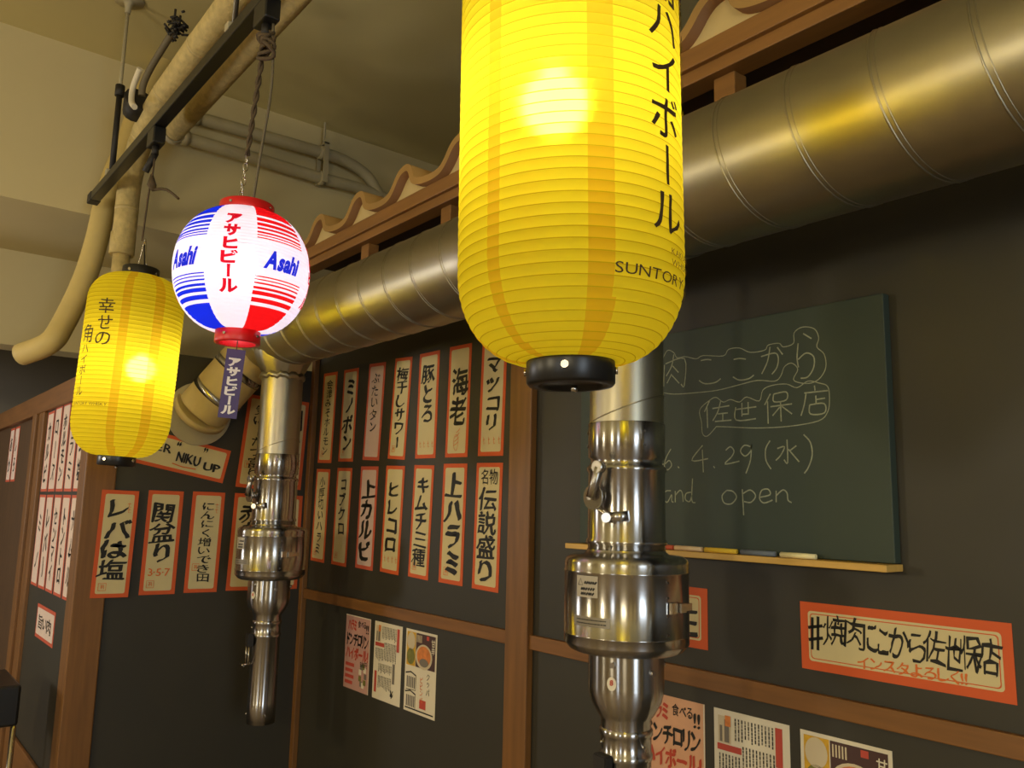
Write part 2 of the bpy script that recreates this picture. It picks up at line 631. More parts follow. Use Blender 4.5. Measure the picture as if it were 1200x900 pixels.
# cable bundle on the lagged pipe
c0 = onY(190, 70, -0.72)
t = thing('cable_bundle', 'dark scorched cable bundle and pale loop tied on the lagged pipe', 'cable', c0)
b = MB()
c1 = onY(206, 32, -0.72) - c0
for i in range(60):
    a = c1 + Vector((random.gauss(0, .018), random.gauss(0, .010), random.gauss(0, .018)))
    b.tube([a, a + Vector((random.gauss(0, .012), random.gauss(0, .012), random.gauss(0, .012)))], 0.004, BLACKR, 5)
b.build('wire_tuft', t)
MB().tube(smooth_path([c1, (-.03, -.02, -.01), (-.09, -.03, -.06), (-.10, -.03, -.10)], 5), 0.012, GREYC, 8).build('cord', t)
MB().tube(smooth_path([(-.07, -.05, -.02), (-.12, -.055, -.07), (-.10, -.06, -.13), (-.05, -.06, -.17)], 5), 0.010, WHITEP, 8).build('pale_loop', t)
MB().tube([(-.20, -.03, -.13), (-.13, -.03, -.10)], [0.035, 0.048], BLACKR, 12).build('foam_wrap', t)

# black lighting rail with hangers
def rail_z(x):
    return 2.765


t = thing('lighting_track', 'long black track hanging on rods below the ceiling, the lanterns hooked on it', 'lighting track', (-1.9, -0.78, 2.765))
b = MB()
b.box((-1.40, -0.017, -0.016), (3.2, 0.017, 0.016), BLACKM, 0.003)
b.build('rail', t)
MB().box((-1.43, -0.019, -0.018), (-1.375, 0.019, 0.018), BLACKR, 0.003).build('end_cap', t)
for x in (-1.15, 0.02, 1.6):
    b = MB()
    b.tube([(x, 0, 0.016), (x, 0, 0.682)], 0.0065, STEELD if x > -1 else PIPEP, 10)
    rd = b.build('suspension_rod', t)
    MB().lathe([(0.010, 0.60), (0.012, 0.63), (0.020, 0.645), (0.052, 0.648), (0.055, 0.655)], 20, PIPEP, (x, 0, 0.03)).build('ceiling_flange', rd)
    MB().box((x - 0.012, -0.02, 0.010), (x + 0.012, 0.02, 0.03), PIPEP, 0.002).build('clip', rd)
MB().tube([(-1.15, 0, 0.03), (-1.15, 0, 0.33)], 0.010, BLACKR, 10).build('rod_sleeve', t)
MB().tube([(-1.15, 0, 0.31), (-1.15, 0, 0.35)], 0.016, BLACKR, 10).build('rod_coupling', t)


def plug(x, lab):
    t = thing('track_plug', lab, 'plug', (x, -0.78, 2.748), group='plugs hanging under the black track')
    MB().box((-0.035, -0.018, -0.052), (0.035, 0.018, 0.0), BLACKM, 0.004).build('plug_body', t)
    MB().tube([(0, 0, -0.052), (0, 0, -0.078)], 0.010, BLACKR, 10).build('plug_neck', t)
    return t


pt = plug(-2.50, 'small black plug under the track above the small yellow lantern')
plug(-1.67, 'black plug under the track above the red white and blue lantern')
plug(-0.70, 'black plug under the track above the large yellow lantern')

# ================================================================== lanterns
RIBN = 56


def body_profile(zb, zt, R, rend, corner_b, corner_t, nrib, shape=2.0, bulge=0.0016, sub=4):
    """(r, z) list with pleats between the hoops, bottom to top, and which quads are hoop wire"""
    def rad_at(z):
        if z < zb + corner_b:
            k = 1 - (z - zb) / corner_b
            return rend + (R - rend) * max(0, 1 - k ** shape) ** (1 / shape)
        if z > zt - corner_t:
            k = 1 - (zt - z) / corner_t
            return rend + (R - rend) * max(0, 1 - k ** shape) ** (1 / shape)
        return R
    # equal arc-length hoops
    N = 600
    zs = [zb + (zt - zb) * i / N for i in range(N + 1)]
    rs = [rad_at(z) for z in zs]
    L = [0]
    for i in range(N):
        L.append(L[-1] + math.hypot(rs[i + 1] - rs[i], zs[i + 1] - zs[i]))
    out, wire = [], []
    tot = nrib * sub
    j = 0
    for s_ in range(tot + 1):
        q = s_ % sub
        frac = (s_ // sub + (q / sub if q < 2 else (q / sub))) / nrib
        l = L[-1] * min(1, frac)
        while j < N - 1 and L[j + 1] < l:
            j += 1
        f = (l - L[j]) / max(1e-9, L[j + 1] - L[j])
        r = rs[j] + (rs[j + 1] - rs[j]) * f
        z = zs[j] + (zs[j + 1] - zs[j]) * f
        dr, dz = rs[j + 1] - rs[j], zs[j + 1] - zs[j]
        ll = math.hypot(dr, dz) or 1
        nx, nz = dz / ll, -dr / ll
        pl = bulge * (math.sin(PI * q / sub) ** 0.7 if q else 0)
        out.append((r + nx * pl, z + nz * pl))
    return out, rad_at


def hoop_split(prof, sub, wd):
    """insert thin hoop bands at each crease; returns profile and the set of band indices"""
    out, bands = [], set()
    for i, (r, z) in enumerate(prof):
        if i % sub == 0 and 0 < i < len(prof) - 1:
            r2, z2 = prof[i + 1]
            r0, z0 = prof[i - 1]
            def mv(a, b):
                l = math.hypot(b[0] - a[0], b[1] - a[1])
                k = min(0.45, wd / l)
                return (a[0] + (b[0] - a[0]) * k, a[1] + (b[1] - a[1]) * k)
            out.append(mv((r, z), (r0, z0)))
            bands.add(len(out) - 1)
            out.append((r, z))
            bands.add(len(out) - 1)
            out.append(mv((r, z), (r2, z2)))
        else:
            out.append((r, z))
    return out, bands


def yellow_lantern(loc, rot, label, seams, writing, nrib=50, bulb_z=0.03, off=(0, 0)):
    """local origin at the middle of the shade"""
    t = thing('paper_lantern', label, 'lantern', loc, rot, 'yellow paper lanterns')
    R, H, re_ = 0.132, 0.535, 0.050
    prof, rad_at = body_profile(-H / 2, H / 2, R, re_, 0.105, 0.085, nrib, 2.1, 0.0011)
    prof2, bands = hoop_split(prof, 4, 0.0006)
    n = 144

    def mf(i, q):
        a = (q + 0.5) * 360 / n
        if i in bands:
            return YELR
        for c, wd in seams:
            d = (a - c + 180) % 360 - 180
            z = (prof2[i][1] + prof2[min(i + 1, len(prof2) - 1)][1]) / 2
            ww = wd if abs(z) < 0.17 else wd * (1 + (abs(z) - 0.17) * 4)
            if abs(d) < ww / 2:
                return YELB
        return YEL
    MB().lathe(prof2, n, mf, cap=(False, False)).build('paper_shade', t, recalc=False)
    for nm, zz, sg in (('bottom_ring', -H / 2, -1), ('top_ring', H / 2, 1)):
        b = MB()
        h = 0.028
        pr = [(re_ - 0.006, 0.004), (re_ + 0.001, 0.004), (re_ + 0.0015, -0.003), (re_ + 0.0015, -h + 0.003), (re_ - 0.001, -h), (re_ - 0.012, -h), (re_ - 0.012, -h + 0.004), (0.0, -h + 0.004)]
        pr = [(r, zz + (z if sg < 0 else -z)) for r, z in pr]
        if sg > 0:
            pr = pr[:-1]
        b.lathe(pr, 48, BLACKM, cap=(False, False))
        o = b.build(nm, t)
        for a in (40, 130, 220, 310):
            p = Vector((math.cos(rad(a)), math.sin(rad(a)), 0))
            c = p * (re_ + 0.0015) + Vector((0, 0, zz + sg * 0.011))
            MB().tube([c, c + p * 0.003], 0.0045, CHROME, 10).build('screw', o)
        if sg < 0:
            MB().tube([(0.006, 0, zz - h), (0.006, 0, zz - h - 0.007)], 0.004, CHROME, 8).build('bolt', o)
        else:
            MB().tube(smooth_path([(-re_, 0, zz + h), (-re_ * .55, 0, zz + h + 0.045), (0, 0, zz + h + 0.09), (re_ * .55, 0, zz + h + 0.045), (re_, 0, zz + h)], 5), 0.0018, CHROME, 6).build('wire_bail', o)
    b = MB()
    rr = 0.036
    pr = [(0.0001, -rr)] + [(rr * math.cos(rad(a)), rr * math.sin(rad(a))) for a in range(-75, 76, 15)] + [(0.013, rr + 0.004)]
    b.lathe(pr, 20, BULBY, (off[0], off[1], bulb_z), cap=(True, True))
    bo = b.build('bulb', t)
    MB().tube([(off[0], off[1], bulb_z + 0.040), (off[0], off[1], bulb_z + 0.11)], 0.016, BLACKR, 12).build('socket', bo)
    MB().tube([(off[0], off[1], bulb_z + 0.11), (0, 0, H / 2 + 0.1)], 0.003, BLACKR, 6).build('flex', bo)
    # writing on the shade: u = arc angle (deg) from the first column, v = height
    b = MB()

    def on(a0):
        def f(p):
            a = rad(a0) + p.x / R
            r = rad_at(p.y) + 0.0034 + p.z
            return Vector((r * math.cos(a), r * math.sin(a), p.y))
        return f
    kw = dict(grid=0.006)
    for kind, txt, an, za, zb_, wd in writing:
        if kind == 'v':
            column(b, txt, 0, za, zb_, wd, LINK, 0, wt=0.006, brush=0.5, jit=0.01, fn=on(an), **kw)
        else:
            row(b, txt, -wd / 2, wd / 2, za, zb_, LINK if zb_ > 0.0125 else LINKF, 0, fn=on(an), **kw)
    b.build('lettering', t, recalc=False)
    return t


def dir_ang(loc):
    """angle (deg) of the direction to the camera and to image right, at a point"""
    d = CAM - Vector(loc)
    return math.degrees(math.atan2(d.y, d.x))


L1 = Vector((-0.695, -0.76, 2.086))
a = dir_ang(L1)
# image right = turning counter-clockwise from the camera direction
yellow_lantern(L1, (rad(0.6), rad(-0.6), 0), 'large yellow paper lantern nearest the camera, cut off by the top of the picture', [(a - 38, 6.5), (a + 14.5, 11.5), (a + 110, 10), (a + 200, 12), (a + 270, 10)],
               [('v', '角ハイボール', a + 51, 0.183, -0.147, 0.055), ('v', '幸せの', a + 86, 0.195, 0.025, 0.052), ('h', 'SUNTORY WHISKY', a + 66, -0.190, 0.0165, 0.215), ('h', 'KAKUBIN', a + 65, -0.160, 0.010, 0.055), ('h', 'WHISKY', a + 65, -0.172, 0.010, 0.055)], 50, 0.046, (-0.016 * math.cos(rad(a + 90)), -0.016 * math.sin(rad(a + 90))))
L2 = Vector((-2.574, -0.78, 2.040))
a = dir_ang(L2)
yellow_lantern(L2, (rad(-1.5), rad(2.0), 0), 'small yellow paper lantern at left, hanging whole in front of the end wall', [(a - 11, 9), (a + 27, 11), (a + 110, 10), (a + 200, 12), (a + 270, 10)],
               [('v', '幸せの', a - 34, 0.172, 0.030, 0.050), ('v', '角', a - 58, 0.096, 0.042, 0.050), ('v', 'ハイボール', a - 59, 0.040, -0.110, 0.030), ('h', 'SUNTORY WHISKY', a - 44, -0.130, 0.0125, 0.12)], 50, -0.008, (0.030 * math.cos(rad(a + 90)), 0.030 * math.sin(rad(a + 90))))

# globe lantern
L3 = Vector((-1.705, -0.78, 2.138))
a3 = dir_ang(L3)
t = thing('globe_lantern', 'round red white and blue lantern hanging between the two yellow lanterns', 'lantern', L3)
R3, H3 = 0.139, 0.262


def r3(z):
    k = abs(z) / (H3 / 2)
    return 0.045 + (R3 - 0.045) * max(0, 1 - k ** 2.15) ** 0.55


N3 = 216
prof3 = []
for i in range(N3 + 1):
    z = -H3 / 2 + H3 * i / N3
    prof3.append((r3(z) + (0.0014 if i % 6 in (2, 3, 4) else 0.0008 if i % 6 else 0), z))
WC = a3 - 11
n3 = 180


def stripes(z, hue):
    u = abs(z) / (H3 / 2)
    edges = ((0.72, 9, 1), (0.675, 0.72, 0), (0.61, 0.675, 1), (0.575, 0.61, 0), (0.52, 0.575, 1), (0.49, 0.52, 0), (0.45, 0.49, 1), (0.42, 0.45, 0), (0.39, 0.42, 1), (0.36, 0.39, 0), (0.34, 0.36, 1), (0.315, 0.34, 0), (0.30, 0.315, 1))
    for lo, hi, on_ in edges:
        if lo <= u < hi:
            return hue if on_ else LWHITE
    return LWHITE


def mf3(i, q):
    an = ((q + 0.5) * 360 / n3 - WC + 180) % 360 - 180
    z = (prof3[i][1] + prof3[i + 1][1]) / 2
    s_ = an % 90
    if s_ < 20.5 or s_ > 69.5:
        return LRIB if i % 3 == 0 and False else LWHITE
    k = int(math.floor(an / 90)) % 2
    return stripes(z, LRED if k == 0 else LBLUE)


MB().lathe(prof3, n3, mf3, cap=(False, False)).build('paper_shade', t, recalc=False)
for nm, z0, z1, r in (('bottom_ring', -H3 / 2 - 0.026, -H3 / 2 + 0.003, 0.046), ('top_ring', H3 / 2 - 0.003, H3 / 2 + 0.020, 0.057)):
    b = MB()
    b.lathe([(r - 0.008, z0), (r, z0), (r + 0.001, z0 + 0.002), (r + 0.0, z1 - 0.002), (r - 0.002, z1), (r - 0.008, z1), (r - 0.008, z0)], 48, REDPL, cap=(False, False))
    o = b.build(nm, t)
    for da in (-35, 55, 145):
        p = Vector((math.cos(rad(a3 + da)), math.sin(rad(a3 + da)), 0))
        c = p * r + Vector((0, 0, (z0 + z1) / 2))
        MB().tube([c, c + p * 0.003], 0.003, CHROME, 8).build('screw', o)
b = MB()
for da, hue, txt in ((0, 0, 1), (90, 0, 1), (180, 0, 1), (270, 0, 1)):
    def on3(p, a0=WC + da):
        an = rad(a0) + p.x / R3
        r = r3(p.y) + 0.0026
        return Vector((r * math.cos(an), r * math.sin(an), p.y))
    column(b, 'アサヒビール', 0.0, 0.092, -0.078, 0.036, LINKR, 0, wt=0.05, brush=0, jit=0, fn=on3, grid=0.006, bold=True)
for da in (45, 135, 225, 315):
    def on3(p, a0=WC + da):
        an = rad(a0) + p.x / R3
        r = r3(p.y) + 0.0026
        return Vector((r * math.cos(an), r * math.sin(an), p.y))
    row(b, 'Asahi', -0.038, 0.040, -0.002, 0.050, LINKB, 0, wt=0.05, shear=0.36, fn=on3, grid=0.006, bold=True)
b.build('lettering', t, recalc=False)
b = MB()
rr = 0.028
b.lathe([(0.0001, -rr)] + [(rr * math.cos(rad(a_)), rr * math.sin(rad(a_))) for a_ in range(-75, 76, 15)] + [(0.013, rr + 0.012), (0.013, rr + 0.03)], 20, BULBW, (0, 0, -0.01))
bo = b.build('bulb', t)
MB().tube([(0, 0, 0.048), (0, 0, 0.10)], 0.016, BLACKR, 12).build('socket', bo)
# tag hanging under it
q0 = Vector((0.0, 0.0, -H3 / 2 - 0.03))
tg = thing('hanging_tag', 'purple paper tag with white writing hanging below the round lantern', 'tag', L3 + q0, (0, rad(3.5), rad(a3 + 90 - 6)))
MB().box((-0.019, -0.0006, -0.155), (0.019, 0.0006, -0.008), PURPLE).build('tag_sheet', tg)
b = MB()
column(b, 'アサヒビール', 0, -0.026, -0.148, 0.028, WHITEI, 0, wt=0.05, brush=0, jit=0, bold=True, fn=lambda p: Vector((p.x, -0.0016, p.y)))
b.build('lettering', tg, recalc=False)
MB().tube([(0, 0, 0.03), (0, 0, -0.01)], 0.0012, GREYC, 6).build('thread', tg)
# cords of the lanterns
zt3 = L3.z + H3 / 2 + 0.02
tp = Vector((-1.67, -0.78, 2.668))
t = thing('hanging_rope', 'knotted brown rope and coil holding the round lantern under the track', 'rope', tp)
v0 = Vector((-1.725, -0.79, zt3)) - tp
b = MB()
for ph in (0, PI):
    b.tube([v0.lerp(Vector((0, 0, 0)), k / 40) + Vector((math.cos(k * 0.9 + ph), math.sin(k * 0.9 + ph), 0)) * 0.0032 for k in range(12, 41)], 0.0036, ROPE, 6)
b.build('rope', t)
b = MB()
for k in range(4):
    c = Vector((0.004 * k, 0, -0.005 - 0.012 * k))
    b.tube([c + Vector((math.cos(x) * 0.022, 0.012 * math.sin(2 * x + k), math.sin(x) * 0.017)) for x in [i * 2 * PI / 16 for i in range(17)]], 0.0045, ROPE, 6, cap=False)
b.build('coil', t)
b = MB()
for k in range(7):
    c = v0.lerp(Vector((0, 0, 0)), 0.02 + k * 0.042)
    hz_ = k % 2
    b.tube([c + Vector((math.cos(x) * 0.005 * (1 - hz_), math.cos(x) * 0.005 * hz_, math.sin(x) * 0.010)) for x in [i * 2 * PI / 10 for i in range(11)]], 0.0014, CHROME, 5, cap=False)
b.build('chain', t)
tag(MB().tube(smooth_path([(-1.655, -0.77, 2.70), (-1.652, -0.765, 2.55), (-1.675, -0.77, 2.40), (-1.69, -0.775, zt3 - 0.01)], 5), 0.0032, GREYC, 8).build('electric_wire'), 'straight grey lamp cord beside the rope of the round lantern', 'cord')
zt2 = 2.04 + 0.2675 + 0.028 + 0.09
tp = Vector((-2.50, -0.78, 2.672))
t = thing('lantern_string', 'thin dark cord with a spliced end holding the small yellow lantern', 'cord', tp)
MB().tube([(0, 0, 0), (-0.03, -0.015, -0.05)], 0.010, BLACKR, 10).build('connector', t)
MB().tube(smooth_path([(0, 0, 0), (-0.005, 0, -0.06), (-0.028, 0, -0.11), (-0.04, 0, -0.17), (-0.055, 0.0, zt2 - tp.z - 0.01)], 6), 0.0032, ROPE, 6).build('cord', t)
MB().tube([(-0.012, 0, -0.06), (-0.004, 0, -0.095), (-0.006, 0.008, -0.112)], [0.004, 0.014, 0.006], ROPE, 8).build('splice', t)
MB().tube(smooth_path([(-0.006, 0.006, -0.108), (0.04, 0.03, -0.115), (0.10, 0.05, -0.155)], 4), 0.0042, ROPE, 6).build('loose_end', t)
tp = Vector((-0.70, -0.78, 2.672))
tag(MB().tube(smooth_path([tp, (-0.698, -0.77, 2.60), (-0.695, -0.76, 2.46)], 4), 0.0035, ROPE, 6).build('lantern_string'), 'short cord holding the large yellow lantern under the track', 'cord')

# ================================================================== main duct and table exhausts
DY, DZ, DR = -0.28, 2.223, 0.119
t = thing('spiral_duct', 'large galvanised spiral duct running along the right wall below the wooden eave', 'duct', (-1.0, DY, DZ))
b = MB()
XA, XB = -1.74, 2.4
n = 64
step = 0.128
prof_n = int((XB - XA) / 0.02)
b.tube([(XA + (XB - XA) * i / prof_n, 0, 0) for i in range(prof_n + 1)], DR, GALV, n)
b.build('pipe', t)
b = MB()


def helix(x0, x1, pitch, r, rr, m):
    pts = []
    k = 40
    N = int((x1 - x0) / pitch * k)
    for i in range(N + 1):
        th = 2 * PI * i / k
        pts.append((x0 + pitch * i / k, r * math.cos(th), r * math.sin(th)))
    b.tube(pts, rr, m, 6)


helix(XA, XB, step, DR + 0.0001, 0.0017, GALV)
helix(XA + 0.008, XB, step, DR + 0.0001, 0.0011, GALV)
b.build('lock_seam', t)
for x in (0.05, ):
    MB().tube([(x - 0.002, 0, 0), (x + 0.03, 0, 0)], DR + 0.003, GALV, 64).build('joint_sleeve', t)

# flexible elbow into the end wall
t = thing('duct_elbow', 'beige wrapped duct elbow with two steel bands leading into the end wall', 'duct', (-2.74, DY, DZ))
pa = smooth_path([(0.0, 0, 0), (-0.04, -0.006, -0.012), (-0.080, -0.03, -0.05), (-0.115, -0.070, -0.115), (-0.155, -0.112, -0.185), (-0.208, -0.155, -0.258)], 6)
MB().tube(pa, 0.090, TAPE, 32).build('wrapped_hose', t)
for i in (18, 25):
    d = (pa[i + 1] - pa[i - 1]).normalized()
    MB().tube([pa[i] - d * 0.012, pa[i] + d * 0.012], 0.0925, STEEL, 40).build('steel_band', t)
d = (pa[5] - pa[3]).normalized()
MB().tube([pa[3], pa[5]], 0.100, GALV, 40).build('joint_band', t)
MB().tube([(-0.227, -0.160, -0.268), (-0.217, -0.160, -0.268)], 0.112, PIPEP, 40).build('wall_flange', t)
MB().tube([(-0.218, -0.160, -0.268), (-0.200, -0.154, -0.252)], 0.098, TAPE, 40).build('wall_collar', t)


def ring_prof(zt, zb, r, h=0.004):
    return []


def exhaust(x, label):
    t = thing('exhaust_pipe', label, 'exhaust pipe', (x, DY, 0.0), group='steel table exhausts under the spiral duct')
    # pipe from the main duct: galvanised, with one slanted seam and a scalloped collar on the duct
    b = MB()
    r = 0.068
    zs = [2.12 + 0.0, 2.06, 1.98, 1.90, 1.80]
    b.lathe([(r, 1.79), (r, 1.90), (r, 2.0), (r, 2.06), (r, 2.15)], 48, GALV, cap=(False, False))
    u = b.build('branch_duct', t)
    b = MB()
    pts = [(math.cos(2 * PI * i / 48) * (r + .0004), math.sin(2 * PI * i / 48) * (r + .0004), 1.834 + 0.026 * math.cos(2 * PI * i / 48 - rad(43))) for i in range(49)]
    b.tube(pts, 0.0012, GALV, 6, cap=False)
    b.build('seam', u)
    b = MB()
    prr = []
    for i in range(9):
        th = i / 8 * PI
        prr.append((r + 0.001 + 0.006 * math.sin(th), 2.058 + 0.022 * i / 8))
    b.lathe(prr, 48, GALV, cap=(False, False))
    b.lathe([(r + 0.001, 2.08), (r + 0.006, 2.09), (r + 0.022, 2.125), (r + 0.03, 2.15)], 48, GALV, cap=(False, False))
    for v in b.bm.verts:
        an = math.atan2(v.co.y, v.co.x)
        v.co.z += 0.0035 * math.sin(an * 11) + 0.002 * math.sin(an * 23 + 1)
        k = 1 + 0.022 * math.sin(an * 17 + v.co.z * 90)
        v.co.x *= k
        v.co.y *= k
    b.build('saddle_collar', u)
    # stainless damper section
    r1 = 0.0705
    b = MB()
    b.lathe([(r1 - .001, 1.808), (r1, 1.807), (r1, 1.745), (r1 - 0.005, 1.741), (r1 - 0.0055, 1.733), (r1 - 0.001, 1.730), (r1 + 0.0025, 1.726), (r1 + 0.0025, 1.721), (r1 - .0005, 1.718), (r1, 1.60), (r1 + 0.003, 1.596), (r1 + 0.003, 1.591), (r1 - 0.001, 1.588), (r1 - 0.001, 1.567)][::-1], 64, STEEL, cap=(False, False))
    dm = b.build('damper_section', t)
    for an in (-20, -130, 75, 160):
        p = Vector((math.cos(rad(an)), math.sin(rad(an)), 0))
        for z in (1.79, 1.765):
            c = p * r1 + Vector((0, 0, z))
            MB().tube([c, c + p * 0.002], 0.0028, STEELD, 8).build('rivet', dm)
    for an in (-70, 55):
        p = Vector((math.cos(rad(an)), math.sin(rad(an)), 0))
        for z in (1.583, 1.571):
            c = p * r1 + Vector((0, 0, z))
            MB().tube([c, c + p * 0.002], 0.0026, STEELD, 8).build('rivet', dm)
    # damper lever, facing the tables
    ha = rad(-87)
    hv = Vector((math.cos(ha), math.sin(ha), 0))
    hs = Vector((-math.sin(ha), math.cos(ha), 0))
    base = hv * r1 + Vector((0, 0, 1.672))
    b = MB()
    b.tube([base - hv * 0.004, base + hv * 0.016], 0.010, STEEL, 16)
    lv = b.build('damper_lever', t)
    MB().tube([base + hv * 0.016, base + hv * 0.021], 0.022, STEEL, 28).build('lever_disc', lv)
    MB().tube([base + hv * 0.020, base + hv * 0.030], 0.0055, CHROME, 12).build('lever_nut', lv)
    b = MB()
    q = base + hv * 0.026
    arm = Vector((0, 0, 1)) * 0.052 + hs * 0.020
    nn = arm.cross(hv).normalized() * 0.008
    b.tube([q, q + arm * 0.5, q + arm], [0.009, 0.008, 0.009], STEEL, 10)
    b.build('lever_arm', lv)
    MB().tube([q + arm - hv * 0.006, q + arm + hv * 0.008], 0.011, CHROME, 14).build('lever_tip', lv)
    # lower clip of the damper
    ca = rad(-57)
    cv = Vector((math.cos(ca), math.sin(ca), 0))
    cs = Vector((-math.sin(ca), math.cos(ca), 0))
    cb = cv * (r1 + 0.004) + Vector((0, 0, 1.637))
    b = MB()
    b.tube([cb - cs * 0.018, cb + cs * 0.018 + Vector((0, 0, .004))], 0.009, STEEL, 14)
    cl = b.build('damper_clip', t)
    MB().tube([cb - cs * 0.020 - cv * .004, cb - cs * 0.020 + cv * 0.012], 0.0085, CHROME, 12).build('clip_nut', cl)
    MB().tube([cb - cs * .016 + cv * .008, base + hv * .018 - Vector((0, 0, .014))], 0.003, CHROME, 8).build('clip_link', cl)
    # drum
    rd = 0.111
    b = MB()
    b.lathe([(0.07, 1.404), (rd - 0.020, 1.404), (rd - 0.010, 1.408), (rd - .001, 1.418), (rd, 1.420), (rd, 1.4335), (rd + 0.001, 1.434), (rd + 0.001, 1.436), (rd, 1.4365), (rd, 1.541), (rd + .001, 1.542), (rd + .001, 1.544), (rd, 1.545), (rd, 1.558), (rd - 0.002, 1.564), (rd - 0.010, 1.570), (0.078, 1.572), (0.0715, 1.577), (0.0705, 1.580)], 72, STEEL, cap=(False, False))
    dr = b.build('filter_drum', t)
    # drum latches
    for an in (8, 190):
        v = Vector((math.cos(rad(an)), math.sin(rad(an)), 0))
        s_ = Vector((-v.y, v.x, 0))
        zc = Vector((0, 0, 1.488))
        b = MB()
        for (o0, o1, h0, th) in ((-0.030, -0.012, 0.009, 0.006), (-0.010, 0.006, 0.0075, 0.012), (0.006, 0.030, 0.006, 0.008)):
            M = Matrix((s_.to_4d(), v.to_4d(), Vector((0, 0, 1, 0)), (0, 0, 0, 1))).transposed()
            A = [v * (rd - 0.002) + zc + s_ * a_ + Vector((0, 0, zz)) for a_ in (o0, o1) for zz in (-h0, h0)]
            Bv = [p + v * th for p in A]
            vv = [b.bm.verts.new(p) for p in A + Bv]
            for f in ((0, 1, 3, 2), (4, 6, 7, 5), (0, 2, 6, 4), (1, 5, 7, 3), (0, 4, 5, 1), (2, 3, 7, 6)):
                b.bm.faces.new([vv[i] for i in f]).material_index = b.mi(CHROME)
        b.build('latch', dr)
    for z in (1.445, 1.475, 1.505, 1.53):
        v = Vector((math.cos(rad(-8)), math.sin(rad(-8)), 0))
        MB().tube([v * rd + Vector((0, 0, z)), v * (rd + 0.0015) + Vector((0, 0, z))], 0.0022, STEELD, 8).build('rivet', dr)
    # curved stickers on the drum

    def sticker(name, a0, z0, w_, h_, m, parent, r=rd):
        b = MB()
        k = 8
        vs = []
        for i in range(k + 1):
            an = rad(a0) + (i / k - 0.5) * w_ / r
            vs.append([b.bm.verts.new((math.cos(an) * (r + .0006), math.sin(an) * (r + .0006), z)) for z in (z0 - h_ / 2, z0 + h_ / 2)])
        for i in range(k):
            b.bm.faces.new((vs[i][0], vs[i + 1][0], vs[i + 1][1], vs[i][1])).material_index = b.mi(m)

        def fn(p, a0=a0, z0=z0):
            an = rad(a0) + p.x / r
            return Vector((math.cos(an) * (r + .0009), math.sin(an) * (r + .0009), z0 + p.y))
        o = b.build(name, parent, recalc=False)
        return o, fn
    GL = mat('grey_sticker', (176, 166, 146), 0.45) if 'grey_sticker' not in bpy.data.materials else bpy.data.materials['grey_sticker']
    st, fn = sticker('warning_sticker', -84, 1.520, 0.046, 0.036, GL, dr)
    b = MB()
    for seg in (((-.019, .002), (-.0135, .013), (-.008, .002), (-.019, .002)),):
        b.ribbon(seg, .0012, 0, INK, fn)
    for yy, xs in ((.0065, (-.004, .019)), (-.004, (-.012, .016)), (-.012, (-.012, .012))):
        x_ = xs[0]
        while x_ < xs[1]:
            wd = random.uniform(.002, .0045)
            b.ribbon(((x_, yy - .0022), (x_ + wd, yy + .0022)), .003, 0, INK, fn)
            x_ += wd + .001
    b.build('printing', st, recalc=False)
    st, fn = sticker('long_sticker', -80, 1.462, 0.075, 0.016, mat('metal_sticker', (150, 142, 124), 0.35, 0.6) if 'metal_sticker' not in bpy.data.materials else bpy.data.materials['metal_sticker'], dr)
    b = MB()
    for yy in (.003, -.003):
        x_ = -.03
        while x_ < .03:
            wd = random.uniform(.002, .005)
            b.ribbon(((x_, yy), (x_ + wd, yy)), .0018, 0, INK, fn)
            x_ += wd + .001
    b.build('printing', st, recalc=False)
    # lower cup
    b = MB()
    b.lathe([(0.044, 1.262), (0.044, 1.290), (0.050, 1.297), (0.062, 1.318), (0.0665, 1.335), (0.067, 1.345), (0.067, 1.405)], 56, STEEL, cap=(False, False))
    cup = b.build('lower_cup', t)
    for an, z in ((-66, 1.388), (-5, 1.375), (60, 1.38)):
        v = Vector((math.cos(rad(an)), math.sin(rad(an)), 0))
        MB().tube([v * 0.066 + Vector((0, 0, z)), v * 0.0715 + Vector((0, 0, z))], 0.0048, CHROME, 10).build('screw', cup)
    st, fn = sticker('round_sticker', -68, 1.357, 0.001, 0.001, WHITEP, cup, 0.067)
    b = MB()
    ring = [fn(Vector((math.cos(x) * .0085, math.sin(x) * .0115, 0))) for x in [i * 2 * PI / 20 for i in range(20)]]
    f = b.bm.faces.new([b.bm.verts.new(p) for p in ring])
    f.material_index = b.mi(WHITEP)
    b.build('sticker_disc', st, recalc=False)
    b = MB()
    fn2 = lambda p: fn(p) * 1.0 + Vector((fn(p).x, fn(p).y, 0)) * 0.012
    put_char(b, '8', 0, .002, .012, .012, INKR, 0, .03, fn=fn2)
    b.build('sticker_number', st, recalc=False)
    # sliding tube
    b = MB()
    b.lathe([(0.0385, 0.958), (0.044, 0.958), (0.0445, 1.02), (0.044, 1.022), (0.044, 1.222), (0.0465, 1.224), (0.0465, 1.232), (0.044, 1.234), (0.0445, 1.262), (0.047, 1.264), (0.047, 1.272), (0.044, 1.275)], 48, STEEL, cap=(False, False))
    sl = b.build('sliding_tube', t)
    b = MB()
    b.lathe([(0.001, 1.25), (0.0385, 1.24), (0.0385, 0.958)][::-1], 32, STEELD, cap=(False, False))
    b.build('tube_lining', sl)
    for an in (-5, -120, 100):
        v = Vector((math.cos(rad(an)), math.sin(rad(an)), 0))
        for z in (1.250, 0.985):
            MB().tube([v * 0.0435 + Vector((0, 0, z)), v * 0.047 + Vector((0, 0, z))], 0.003, CHROME, 8).build('rivet', sl)
    ka = rad(-96)
    kv = Vector((math.cos(ka), math.sin(ka), 0))
    ks = Vector((-kv.y, kv.x, 0))
    b = MB()
